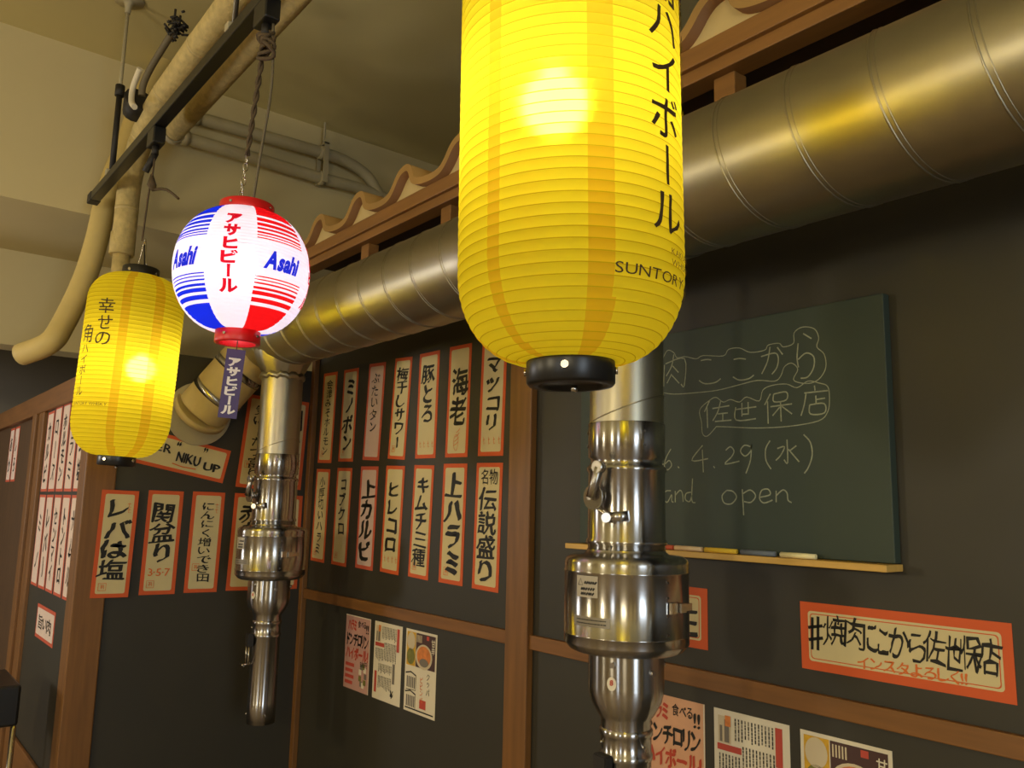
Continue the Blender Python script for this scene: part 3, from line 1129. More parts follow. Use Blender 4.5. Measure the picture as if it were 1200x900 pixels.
    for z0, z1, r_ in ((1.195, 1.235, 0.013),):
        c = kv * (0.044 + 0.008)
        A = [c + ks * sx * 0.017 + kv * sy * 0.009 + Vector((0, 0, zz)) for zz in (z0, z1) for sx, sy in ((-1, -1), (1, -1), (1, 1), (-1, 1))]
        vv = [b.bm.verts.new(p) for p in A]
        for f in ((0, 3, 2, 1), (4, 5, 6, 7), (0, 1, 5, 4), (1, 2, 6, 5), (2, 3, 7, 6), (3, 0, 4, 7)):
            b.bm.faces.new([vv[i] for i in f]).material_index = b.mi(BLACKR)
        bmesh.ops.bevel(b.bm, geom=b.bm.edges[:], offset=0.002, segments=2, affect='EDGES')
    k_ = b.build('slide_catch', sl)
    b = MB()
    for sx in (-1, 1):
        c = kv * (0.044 + 0.012) + ks * sx * 0.014
        b.tube([c + Vector((0, 0, 1.195)), c + Vector((0, 0, 1.14))], 0.0025, CHROME, 8)
    c = kv * 0.056
    b.tube([c + Vector((0, 0, 1.14)) - ks * .018 + kv * .014, c + Vector((0, 0, 1.14)) + ks * .018 + kv * .014], 0.004, CHROME, 8)
    b.tube([c + Vector((0, 0, 1.14)) - kv * .012, c + Vector((0, 0, 1.14)) + kv * .014], 0.003, CHROME, 8)
    b.build('catch_wire', k_)
    return t


e1 = exhaust(-1.052, 'near steel exhaust pipe with filter drum, hanging in front of the chalkboard')
e2 = copy_tree(e1)
e2.location = (-2.632, DY, 0.0)
e2['label'] = 'far steel exhaust pipe with filter drum, hanging in front of the end wall'

# ================================================================== wooden eave over the right wall
t = thing('wooden_eave', 'wooden roof eave with wavy tile edge above the spiral duct', 'eave', (0, -0.2, 2.5))
X0, X1 = -2.72, 2.4
b = MB()
b.box((X0, -0.012, 0.0), (X1, 0.03, 0.040), WOODE, 0.002)
b.build('fascia_board', t)
MB().box((X0, 0.0, -0.026), (X1, 0.05, 0.002), WOODE, 0.002).build('lower_batten', t)
MB().box((X0, 0.03, 0.0), (X1, 0.2, 0.012), SOFFIT).build('soffit_board', t)
for x in (-2.29, -1.832, -1.36, -0.897, -0.43, 0.04):
    MB().box((x - 0.024, 0.022, -0.13), (x + 0.024, 0.06, -0.024), WOODE, 0.002).build('bracket', t)
base = [(0.0, .097), (.018, .094), (.034, .082), (.044, .063), (.052, .046), (.075, .036), (.11, .030), (.15, .028), (.182, .033), (.205, .050), (.228, .076), (.252, .092)]
base = [(dx, z + 0.036) for dx, z in base]
PER = 0.277
PK = -2.54
tops = []
x = PK - PER * 2
while x < X1:
    for dx, z in base:
        tops.append((x + dx, z))
    x += PER
tops = [p for p in tops if X0 <= p[0] <= X1]
pts = [Vector((p[0], 0, p[1])) for p in tops]
sp = [(p.x, p.z) for p in smooth_path(pts, 3)]
th = 0.020
b = MB()
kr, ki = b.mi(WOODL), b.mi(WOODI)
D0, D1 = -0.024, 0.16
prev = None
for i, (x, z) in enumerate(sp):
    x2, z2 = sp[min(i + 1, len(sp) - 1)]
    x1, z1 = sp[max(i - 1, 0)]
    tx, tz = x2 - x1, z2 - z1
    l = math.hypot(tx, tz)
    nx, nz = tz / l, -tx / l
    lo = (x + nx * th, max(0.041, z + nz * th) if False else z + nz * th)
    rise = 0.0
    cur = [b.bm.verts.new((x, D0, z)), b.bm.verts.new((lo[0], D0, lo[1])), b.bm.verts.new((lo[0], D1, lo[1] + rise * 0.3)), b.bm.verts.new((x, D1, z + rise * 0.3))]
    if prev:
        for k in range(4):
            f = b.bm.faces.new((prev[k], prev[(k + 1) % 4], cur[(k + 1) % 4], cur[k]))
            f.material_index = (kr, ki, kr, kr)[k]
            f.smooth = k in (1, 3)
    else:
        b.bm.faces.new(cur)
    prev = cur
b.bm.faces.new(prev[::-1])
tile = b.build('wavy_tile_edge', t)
b = MB()
kc = b.mi(INFILL)
prev = None
for x, z in sp:
    zt_ = max(z - 0.005, 0.0385)
    cur = [b.bm.verts.new(p) for p in ((x, 0.004, 0.030), (x, 0.004, zt_), (x, 0.016, zt_), (x, 0.016, 0.030))]
    if prev:
        for k in range(4):
            b.bm.faces.new((prev[k], prev[(k + 1) % 4], cur[(k + 1) % 4], cur[k])).material_index = kc
    prev = cur
b.build('infill_board', t)

# ================================================================== chalkboard
BX0, BX1, BZ0, BZ1 = -1.445, -0.686, 1.572, 2.036
t = thing('chalkboard', 'dark green chalkboard with chalk writing on the right wall behind the near exhaust pipe', 'chalkboard', ((BX0 + BX1) / 2, 0, BZ0))
cx = (BX0 + BX1) / 2
hw = (BX1 - BX0) / 2
MB().box((-hw, -0.022, 0.0), (hw, -0.001, BZ1 - BZ0), BOARD, 0.0015).build('board_panel', t)
b = MB()
b.box((-hw - 0.012, -0.058, -0.013), (hw + 0.003, -0.001, -0.001), TRAY, 0.0015)
b.build('chalk_tray', t)


def cb(p):
    q = onY(740 + p[0] / 2.368, 320 + p[1] / 2.368, -0.022)
    return Vector((q.x - cx, -0.0226, q.z - BZ0))


STK = '''肉|92,255 90,315/95,252 148,238 147,312 138,308/118,226 112,258 97,286/115,258 131,276/112,280 99,306/113,284 133,306
こ|193,243 208,240 222,241/188,298 204,307 232,304 248,293
こ|284,240 300,237 318,239/282,288 300,297 326,293 340,283
か|360,232 398,222 408,236 404,262 390,281/385,205 378,245 362,280/405,206 420,226
ら|477,168 500,182/463,195 460,235 464,262/463,240 485,222 506,232 506,262 490,288 470,292
佐|217,355 203,385/210,372 212,430/225,376 272,368/248,355 240,385 226,410/240,391 268,388/254,390 254,410/232,412 278,408
世|288,379 347,371/307,360 307,398/324,358 325,392/308,392 326,391/290,372 291,408 346,404
保|386,335 370,366/378,356 380,418/395,336 430,330 430,352 396,357 395,336/386,371 446,363/414,357 416,412/412,372 392,396/418,370 446,391
店|508,312 510,326/480,333 546,326/485,333 480,365 471,396/512,340 513,364/513,351 538,347/495,366 497,391 536,388 535,362 495,366
6|110,488 97,512 92,536 101,546 112,533 105,520 94,530/129,537 133,541
4|198,478 168,520 213,515/197,490 200,553/228,536 232,541
29|262,492 275,482 285,494 278,510 260,530 300,522/332,482 314,478 303,494 316,508 331,494 333,476 331,518 318,556
(|385,465 373,488 374,520 388,544
水|432,462 434,526 424,518/405,487 425,482 415,505 401,520/458,479 440,493/436,489 466,524
)|478,448 497,470 502,505 492,538 480,556
and|110,604 95,606 90,625 100,636 112,615 112,632 117,636/122,605 122,636/122,617 135,603 142,612 144,635/166,608 152,612 150,628 162,634 168,616/170,570 168,630 178,637
open|265,603 252,618 258,638 278,640 292,622 282,606 265,603/308,600 312,672/310,612 330,602 345,618 332,636 313,634/358,622 385,615 380,600 362,603 356,625 368,638 392,630/402,604 402,636/402,618 420,602 432,610 435,630 445,637
cloud|85,243 100,215 118,221 127,235 150,232 180,238 200,229 255,230 270,212 300,208 330,220 370,214 380,200 410,195 422,205 450,195 452,166 475,150 508,155 520,180 515,205 535,225 540,260 525,290 500,305 470,305 450,295 462,267 445,250 425,260 415,285 398,300 350,298 300,310 240,325 180,332 120,336 88,332
cloud2|236,426 212,452 198,446 195,415 190,380 215,355 235,345 255,358 275,351 300,358 320,344 355,355 365,325 390,312 430,308 460,318 490,300 520,305 545,315 550,350 545,385 520,410 440,425 350,430 270,427 236,426
焼|20,250 24,315/8,275 14,290/40,262 30,285/20,290 5,330/24,300 40,322/50,245 80,240/65,230 66,262/48,265 84,258/58,262 55,285/74,260 74,282/48,290 84,284/60,288 46,322/72,286 72,316 86,318
202|10,500 22,488 32,498 24,515 8,535 38,530/48,495 42,518 52,535 62,515 55,492 48,495/68,500 78,488 86,498 80,515 66,535 90,530
Gr|40,590 20,590 8,610 14,635 36,635 40,615 26,615/56,605 57,635/57,618 70,606'''
b = MB()
for line in STK.split('\n'):
    nm, rest = line.split('|')
    for s_ in rest.split('/'):
        P = [tuple(float(v) for v in q.split(',')) for q in s_.split()]
        P3 = [Vector((x, y, 0)) for x, y in P]
        if len(P3) > 2:
            P3 = smooth_path(P3, 4)
        W2 = [cb((p.x, p.y)) for p in P3]
        b.ribbon([(p.x, p.z) for p in W2], 0.0026 if 'cloud' not in nm else 0.0018, 0, CHALKM, lambda p: Vector((p.x, -0.0226, p.y)))
b.build('chalk_writing', t, recalc=False)
for (a0, a1, col, lab) in ((62, 117, (206, 96, 62), 'stub of red chalk on the tray beside the near exhaust pipe'),
                           (122, 197, (236, 206, 160), 'pale peach chalk stick on the tray, between red and yellow'),
                           (205, 293, (240, 200, 60), 'yellow chalk stick in the middle of the chalk tray'),
                           (305, 400, (112, 120, 128), 'blue grey chalk stick on the tray'),
                           (415, 512, (244, 232, 176), 'cream white chalk stick rightmost on the tray')):
    zz = BZ0 - 0.001 + 0.0052
    xa = onY(740 + a0 / 2.368, 650, -0.045).x
    xb = onY(740 + a1 / 2.368, 650, -0.045).x
    o = MB().tube([(xa, -0.045, zz), ((xa + xb) / 2, -0.045, zz), (xb, -0.045, zz)], [0.0050, 0.0052, 0.0046], mat('chalk', col, 0.9), 10).build('chalk_stick')
    tag(o, lab, 'chalk', 'chalk sticks on the tray')

# ================================================================== paper cards
ROT = {'A': (rad(90), 0, 0), 'B': (rad(90), 0, rad(90))}


def fit(quad, wall, plane):
    """best rectangle through four picture corners TL TR BR BL lying on a wall"""
    P = [onY(*q, plane) if wall == 'A' else onX(*q, plane) for q in quad]
    U = [(p.x if wall == 'A' else p.y, p.z) for p in P]
    cu = sum(u for u, v in U) / 4
    cv = sum(v for u, v in U) / 4
    wv = Vector(((U[1][0] - U[0][0] + U[2][0] - U[3][0]) / 2, (U[1][1] - U[0][1] + U[2][1] - U[3][1]) / 2))
    hv = Vector(((U[0][0] - U[3][0] + U[1][0] - U[2][0]) / 2, (U[0][1] - U[3][1] + U[1][1] - U[2][1]) / 2))
    w_, h_ = wv.length, hv.length
    tilt = math.atan2(wv.y, wv.x) if w_ > h_ else math.atan2(-hv.x, hv.y)
    return cu, cv, w_, h_, tilt


def card(wall, plane, cu, cv, w_, h_, tilt, label, paper, border, group, bw, line=False, off=0.001):
    loc = (cu, plane - off, cv) if wall == 'A' else (plane + off, cu, cv)
    t = thing('paper_sign', label, 'sign', loc, (0, 0, 0), group)
    t.rotation_euler = (Matrix.Rotation(0, 3, 'X') @ (Matrix.Rotation(rad(90), 3, 'Z') if wall == 'B' else Matrix.Identity(3)) @ Matrix.Rotation(rad(90), 3, 'X') @ Matrix.Rotation(tilt, 3, 'Z')).to_euler()
    b = MB()
    x, y = w_ / 2, h_ / 2
    b.box((-x, -y, -0.0008), (x, y, 0.0), border)
    b.build('paper_sheet', t)
    b = MB()
    r = min(bw * 0.8, 0.006)
    pl = []
    for (sx, sy, a0) in ((1, 1, 0), (-1, 1, 90), (-1, -1, 180), (1, -1, 270)):
        for k in range(4):
            an = rad(a0 + k * 30)
            pl.append(((x - bw - r) * sx + r * math.cos(an), (y - bw - r) * sy + r * math.sin(an)))
    f = b.bm.faces.new([b.bm.verts.new((p[0], p[1], 0.0003)) for p in pl])
    f.material_index = b.mi(paper)
    if line:
        g = bw + 0.004
        for wd, m_, zz, gg in ((0, border, 0.0005, g), (0, paper, 0.0007, g + 0.0016)):
            f = b.bm.faces.new([b.bm.verts.new((p[0] * (x - gg) / (x - bw), p[1] * (y - gg) / (y - bw), zz)) for p in pl])
            f.material_index = b.mi(m_)
    b.build('inner_field', t, recalc=False)
    return t


ZL = 0.0012


def stamp(t, cx_, cy_, s_, ch=None):
    b = MB()
    h = s_ / 2
    b.ribbon([(cx_ - h, cy_ - h), (cx_ + h, cy_ - h), (cx_ + h, cy_ + h), (cx_ - h, cy_ + h), (cx_ - h, cy_ - h)], s_ * 0.08, ZL, INKO)
    b.ribbon([(cx_ - h * .5, cy_ + h * .5), (cx_ + h * .4, cy_ + h * .5), (cx_ + h * .4, cy_ - h * .6)], s_ * .09, ZL, INKO)
    b.ribbon([(cx_ - h * .5, cy_), (cx_ + h * .3, cy_)], s_ * .09, ZL, INKO)
    b.ribbon([(cx_ - h * .1, cy_ + h * .5), (cx_ - h * .2, cy_ - h * .6)], s_ * .09, ZL, INKO)
    b.build('red_stamp', t, recalc=False)


def c3(pts, s, ox, oy):
    return [(ox + x / s, oy + y / s) for x, y in pts]


G1 = 'upper row of menu strips on the right wall'
G2 = 'lower row of menu strips on the right wall'
h1 = 6.43
UP = [
    ('会津みそホルモン', c3([(130, 110), (232, 105), (182, 785), (80, 790)], h1, 360, 420), 'narrow cream menu strip with fine writing, first from the corner in the upper row', 'thin'),
    ('ミノポン', c3([(285, 85), (388, 75), (348, 775), (232, 780)], h1, 360, 420), 'menu strip reading ミノポン in the upper row of the right wall', ''),
    ('ぶたいタン', c3([(475, 42), (592, 28), (545, 765), (415, 770)], h1, 360, 420), 'pinkish menu strip with small writing ぶたいタン in the upper row', 'pink'),
    ('梅干しサワー', c3([(322, 85), (374, 78), (352, 415), (292, 418)], 2.811, 350, 390), 'menu strip reading 梅干しサワー in the upper row of the right wall', ''),
    ('豚とろ', c3([(400, 68), (467, 60), (450, 412), (385, 415)], 2.811, 350, 390), 'menu strip reading 豚とろ in the upper row, faint note at its foot', 'note'),
    ('海老', c3([(500, 45), (571, 36), (557, 408), (482, 412)], 2.811, 350, 390), 'menu strip reading 海老 with a small orange drawing at its foot', 'prawn'),
    ('マッコリ', c3([(608, 28), (688, 20), (675, 403), (590, 408)], 2.811, 350, 390), 'menu strip reading マッコリ, partly hidden behind the large yellow lantern', 'note'),
]
LO = [
    ('小厚切いハラミ', c3([(107, 65), (208, 60), (160, 768), (58, 750)], h1, 355, 540), 'menu strip with seven small characters, first from the corner in the lower row', 'thin'),
    ('コブクロ', c3([(262, 58), (375, 50), (325, 797), (215, 780)], h1, 355, 540), 'menu strip reading コブクロ in the lower row of the right wall', 'short'),
    ('上カルビ', c3([(440, 45), (572, 40), (525, 828), (395, 805)], h1, 355, 540), 'pinkish menu strip reading 上カルビ in heavy black writing', 'pink'),
    ('ヒレコロ', c3([(632, 40), (770, 35), (722, 858), (580, 838)], h1, 355, 540), 'menu strip reading ヒレコロ in the lower row of the right wall', 'note'),
    ('キムチ三種', c3([(383, 437), (447, 435), (427, 815), (360, 803)], 2.811, 350, 390), 'menu strip reading キムチ三種 in the lower row of the right wall', ''),
    ('上ハラミ', c3([(480, 432), (555, 430), (541, 833), (460, 823)], 2.811, 350, 390), 'menu strip reading 上ハラミ with broad black strokes in the lower row', ''),
    ('伝説盛り', c3([(587, 430), (675, 427), (657, 853), (572, 845)], 2.811, 350, 390), 'menu strip reading 名物伝説盛り, last in the lower row beside the wooden post', 'meibutsu'),
]
for group, L in ((G1, UP), (G2, LO)):
    for txt, quad, lab, opt in L:
        cu, cv, w_, h_, tl = fit(quad, 'A', 0.0)
        pk = opt == 'pink'
        t = card('A', 0.0, cu, cv, w_, h_, tl, lab, PPINK if pk else PCREAM, ORANGEP if pk else ORANGE, group, w_ * 0.10)
        b = MB()
        top, bot, cw, wt = h_ * 0.40, -h_ * 0.40, w_ * 0.66, 0.035
        if opt == 'thin':
            cw, wt, top, bot = w_ * 0.42, 0.012, h_ * .42, -h_ * .42
        if opt == 'short':
            bot, cw, wt = -h_ * 0.20, w_ * 0.5, 0.02
        if txt == 'ぶたいタン':
            top, bot, cw, wt = h_ * 0.40, -h_ * 0.22, w_ * 0.46, 0.01
        if txt == '海老':
            top, bot, cw, wt = h_ * 0.30, -h_ * 0.22, w_ * 0.74, 0.04
        if txt in ('豚とろ',):
            top, bot = h_ * 0.38, -h_ * 0.18
        if txt in ('マッコリ',):
            top, bot = h_ * 0.36, -h_ * 0.30
        if txt == 'ヒレコロ':
            top, bot = h_ * 0.36, -h_ * 0.32
        if opt == 'meibutsu':
            row(b, '名物', -w_ * .33, w_ * .35, h_ * .39, w_ * .38, INK, ZL, wt=0.01, brush=0.5, prop=False)
            top, bot, cw = h_ * 0.30, -h_ * 0.44, w_ * 0.72
        if txt == '上ハラミ':
            cw, wt, top, bot = w_ * 0.74, 0.05, h_ * .43, -h_ * .44
        if txt == '上カルビ':
            cw, wt, top, bot = w_ * 0.74, 0.05, h_ * .38, -h_ * .42
        column(b, txt, w_ * 0.0, top, bot, cw, INK, ZL, wt=wt, brush=0.9, jit=0.06)
        b.build('lettering', t, recalc=False)
        if opt in ('note', 'prawn'):
            b = MB()
            if opt == 'prawn':
                for k in range(4):
                    y = -h_ * .40 + k * .013
                    b.ribbon([(-.014 + k * .004, y), (0.0 + k * .003, y + .006), (.010 + k * .002, y + .012)], .0018, ZL, INKO)
                el = [(-.002 + .012 * math.cos(x), -h_ * .37 + .024 * math.sin(x)) for x in [i * PI / 8 for i in range(17)]]
                b.ribbon(el, .0014, ZL, INKO)
            else:
                for k in range(4):
                    x = (-.3 + .2 * k) * w_
                    y = -h_ * .40
                    b.ribbon([(x, y + .012), (x + .008, y + .014)], .0016, ZL, INKO)
                    b.ribbon([(x + .002, y + .02), (x + .004, y), (x + .010, y + .003)], .0016, ZL, INKO)
            b.build('orange_note', t, recalc=False)
        elif not pk and opt != 'meibutsu':
            stamp(t, -w_ * 0.2, -h_ * 0.40, w_ * 0.18)

# signs along the right
cu, cv, w_, h_, tl = fit([(937, 704), (1187, 731), (1191, 826), (941, 783)], 'A', 0.0)
t = card('A', 0.0, cu, cv, w_, h_, tl, 'wide orange framed sign with a hash mark and black brush writing, right of the posters', PCREAM, ORANGE, None, h_ * 0.13, True)
b = MB()
b.ribbon([(-w_ * .455, h_ * .12), (-w_ * .375, h_ * .17)], .0055, ZL, INK)
b.ribbon([(-w_ * .455, -h_ * .06), (-w_ * .375, -h_ * .01)], .0055, ZL, INK)
b.ribbon([(-w_ * .430, h_ * .28), (-w_ * .437, -h_ * .2)], .0055, ZL, INK)
b.ribbon([(-w_ * .398, h_ * .30), (-w_ * .405, -h_ * .2)], .0055, ZL, INK)
txt = '焼肉ここから佐世保店'
xs = [-.31, -.205, -.115, -.065, .01, .095, .17, .26, .33, .405]
ss = [.12, .12, .075, .075, .10, .10, .10, .085, .095, .10]
ys = [.12, .13, .09, .05, .08, .04, .07, .03, .06, .04]
for ch, x, s_, y in zip(txt, xs, ss, ys):
    put_char(b, ch, x * w_, y * h_, s_ * w_, h_ * .46, INK, ZL, .012, 1.1, random.uniform(-.06, .06), .08)
b.build('lettering', t, recalc=False)
b = MB()
row(b, 'インスタよろしく!!', -w_ * .20, w_ * .31, -h_ * .275, h_ * .20, INKO, ZL, wt=0.02, brush=0.6)
b.build('orange_lettering', t, recalc=False)
p0, p1_ = onY(829, 690, 0), onY(829, 762, 0)
t = card('A', 0.0, p0.x - 0.12, (p0.z + p1_.z) / 2, 0.24, p0.z - p1_.z, 0, 'orange framed sign half hidden behind the near filter drum', PCREAM, ORANGE, None, 0.016, True)
b = MB()
put_char(b, '生', 0.062, -0.004, 0.075, 0.075, INK, ZL, .03, .8)
b.build('lettering', t, recalc=False)

# signs on the end wall
XE = -2.968
G3 = 'menu strips on the end wall'
k = 2.814
EB = [
    ('レバは塩', c3([(80, 490), (202, 493), (165, 840), (38, 848)], k, 90, 400), 'menu strip reading レバは塩, over the corner post below the small yellow lantern', 0, .72),
    ('関盆り', c3([(238, 492), (353, 494), (322, 832), (203, 838)], k, 90, 400), 'menu strip of three large characters with orange numerals below on the end wall', 1, .72),
    ('にんにく増いでき田', c3([(383, 496), (490, 498), (460, 826), (352, 830)], k, 90, 400), 'menu strip with nine small characters beginning にんにく on the end wall', 2, .44),
    ('赤身もり', c3([(522, 502), (628, 504), (600, 820), (490, 823)], k, 90, 400), 'menu strip beginning 赤, partly behind the far exhaust pipe', 3, .66),
    ('タン塩', c3([(640, 506), (745, 510), (725, 817), (618, 819)], k, 90, 400), 'lower menu strip showing only its right edge past the far exhaust pipe', 3, .6),
    ('気にーたつ富り', c3([(566, 180), (665, 185), (620, 487), (524, 482)], k, 90, 400), 'upper menu strip left of the far exhaust pipe, writing starting 気に', 2, .46),
    ('国産牛', c3([(670, 190), (767, 200), (737, 487), (640, 486)], k, 90, 400), 'upper menu strip showing only its right edge past the far exhaust pipe', 3, .6),
]
for txt, quad, lab, opt, cwf in EB:
    cu, cv, w_, h_, tl = fit(quad, 'B', XE)
    t = card('B', XE, cu, cv, w_, h_, tl, lab, PCREAM, ORANGE, G3, w_ * 0.11, off=0.016 if txt == 'レバは塩' else 0.001)
    b = MB()
    top, bot = h_ * .40, -h_ * .40
    if opt == 0:
        top, bot = h_ * .42, -h_ * .34
    if opt == 1:
        top, bot = h_ * .38, -h_ * .20
    column(b, txt, 0.0, top, bot, cwf * w_, INK, ZL, wt=0.015 if opt == 2 else 0.035, brush=0.9, jit=0.06)
    b.build('lettering', t, recalc=False)
    if opt == 1:
        b = MB()
        row(b, '3·5·7', -w_ * .32, w_ * .32, -h_ * .285, w_ * .30, INKO, ZL, wt=.01, brush=.5)
        b.build('orange_numerals', t, recalc=False)
    if opt in (0, 1, 2):
        stamp(t, -w_ * .22, -h_ * (.40 if opt < 2 else .25), w_ * .2)
    if opt in (0, 2):
        b = MB()
        for q in range(2):
            x = w_ * .27
            y = h_ * .36 - q * .018
            b.ribbon([(x - .006, y + .005), (x + .006, y + .005)], .0016, ZL, INKO)
            b.ribbon([(x, y + .009), (x - .001, y - .006), (x + .006, y - .005)], .0016, ZL, INKO)
        b.build('orange_note', t, recalc=False)
k = 9.23
cu, cv, w_, h_, tl = fit(c3([(-105, 65), (1025, 350), (925, 710), (-195, 430)], k, 160, 490), 'B', XE)
t = card('B', XE, cu, cv, w_, h_, tl, 'tilted sign reading SUPER "NIKU" UP behind the small yellow lantern', PCREAM, ORANGE, None, h_ * 0.10)
b = MB()
row(b, 'SUPER', -w_ * .44, -w_ * .05, h_ * .10, h_ * .34, INK, ZL, wt=.015, brush=.5)
row(b, '“', -w_ * .025, w_ * .02, h_ * .22, h_ * .5, INK, ZL, wt=.03, brush=.3)
row(b, 'NIKU', w_ * .0, w_ * .235, -h_ * .04, h_ * .40, INK, ZL, wt=.03, brush=.5)
row(b, '”', w_ * .235, w_ * .28, h_ * .22, h_ * .5, INK, ZL, wt=.03, brush=.3)
row(b, 'UP', w_ * .27, w_ * .44, -h_ * .12, h_ * .34, INK, ZL, wt=.03, brush=.5)
b.build('lettering', t, recalc=False)
b = MB()
b.ribbon([(-w_ * .02, -h_ * .275), (w_ * .08, -h_ * .31), (w_ * .21, -h_ * .285)], .004, ZL, INKO)
b.build('orange_underline', t, recalc=False)

# strips on the left wall
YC = -0.786
G4 = 'pale menu strips on the left wall'
TXT = ['カルビ', 'ロース', 'ホルモン', 'ハラミ', 'タン塩', 'ミノ', 'レバー', 'センマイ', 'トントロ', 'ナムル']
PLC = ['farthest', 'second', 'middle', 'fourth', 'nearest the corner post']
for r_ in range(2):
    for i in range(5):
        u0 = -3.712 + i * 0.1455
        z0, z1 = ((1.672, 1.995) if r_ == 0 else (1.318, 1.660))
        if i == 0 and r_ == 0:
            z1 = 1.985
        lab = 'pale rose menu strip in the %s row of the left wall, %s' % (('upper', 'lower')[r_], ('beside the door post', 'second from door post', 'middle one', 'second from corner post', 'beside the corner post')[i])
        t = card('A', YC, u0 + 0.062, (z0 + z1) / 2, 0.124, z1 - z0, random.uniform(-.01, .01), lab, PROSE, ORANGEP, G4, 0.010)
        b = MB()
        column(b, TXT[r_ * 5 + i], 0, (z1 - z0) * .38, -(z1 - z0) * .40, .06, INK, ZL, wt=.005 if (i + r_) % 2 else .02, brush=1.0, jit=.08)
        b.build('lettering', t, recalc=False)
cu, cv, w_, h_, tl = fit(c3([(155, 232), (228, 268), (213, 410), (142, 368)], 3.4625, 0, 640), 'A', YC)
t = card('A', YC, cu, cv, w_, h_, 0, 'small square sign with orange edges alone below the strips of the left wall', PROSE, ORANGEP, None, 0.012)
b = MB()
row(b, '旨い肉', -w_ * .36, w_ * .36, 0, h_ * .45, INK, ZL, wt=.01, brush=.9)
b.build('lettering', t, recalc=False)
for i, x in enumerate((-4.66, -4.515)):
    t = card('A', -0.775, x, 1.85, 0.12, 0.26, 0, ('pale strip on the dark door, the one cut by the picture edge', 'pale strip on the dark door, beside its frame post')[i], PROSE, ORANGEP, 'pale strips on the dark door', 0.010)
    b = MB()
    column(b, ('あか', 'しろ')[i], 0, .10, -.10, .06, INK, ZL, wt=.005, brush=1.0)
    b.build('lettering', t, recalc=False)

# ================================================================== posters
P_RED = mat('poster_red', (190, 74, 58), 0.6)
P_SAL = mat('poster_salmon', (216, 164, 128), 0.6, var=0.06, scale=20)
P_ROSE = mat('poster_rose', (196, 150, 136), 0.6, var=0.06, scale=20)
P_YEL = mat('poster_yellow', (206, 160, 40), 0.6, var=0.2, scale=60)
P_BRN = mat('poster_brown', (74, 48, 44), 0.6)
P_GRN = mat('poster_green', (120, 118, 52), 0.6, var=0.25, scale=70)
P_ORG = mat('poster_orange', (214, 128, 62), 0.6, var=0.2, scale=60)
P_GREY = mat('poster_grey', (120, 112, 100), 0.6)
P_BOWL = mat('poster_bowl', (206, 190, 156), 0.6)
PW, PH = 0.169, 0.238


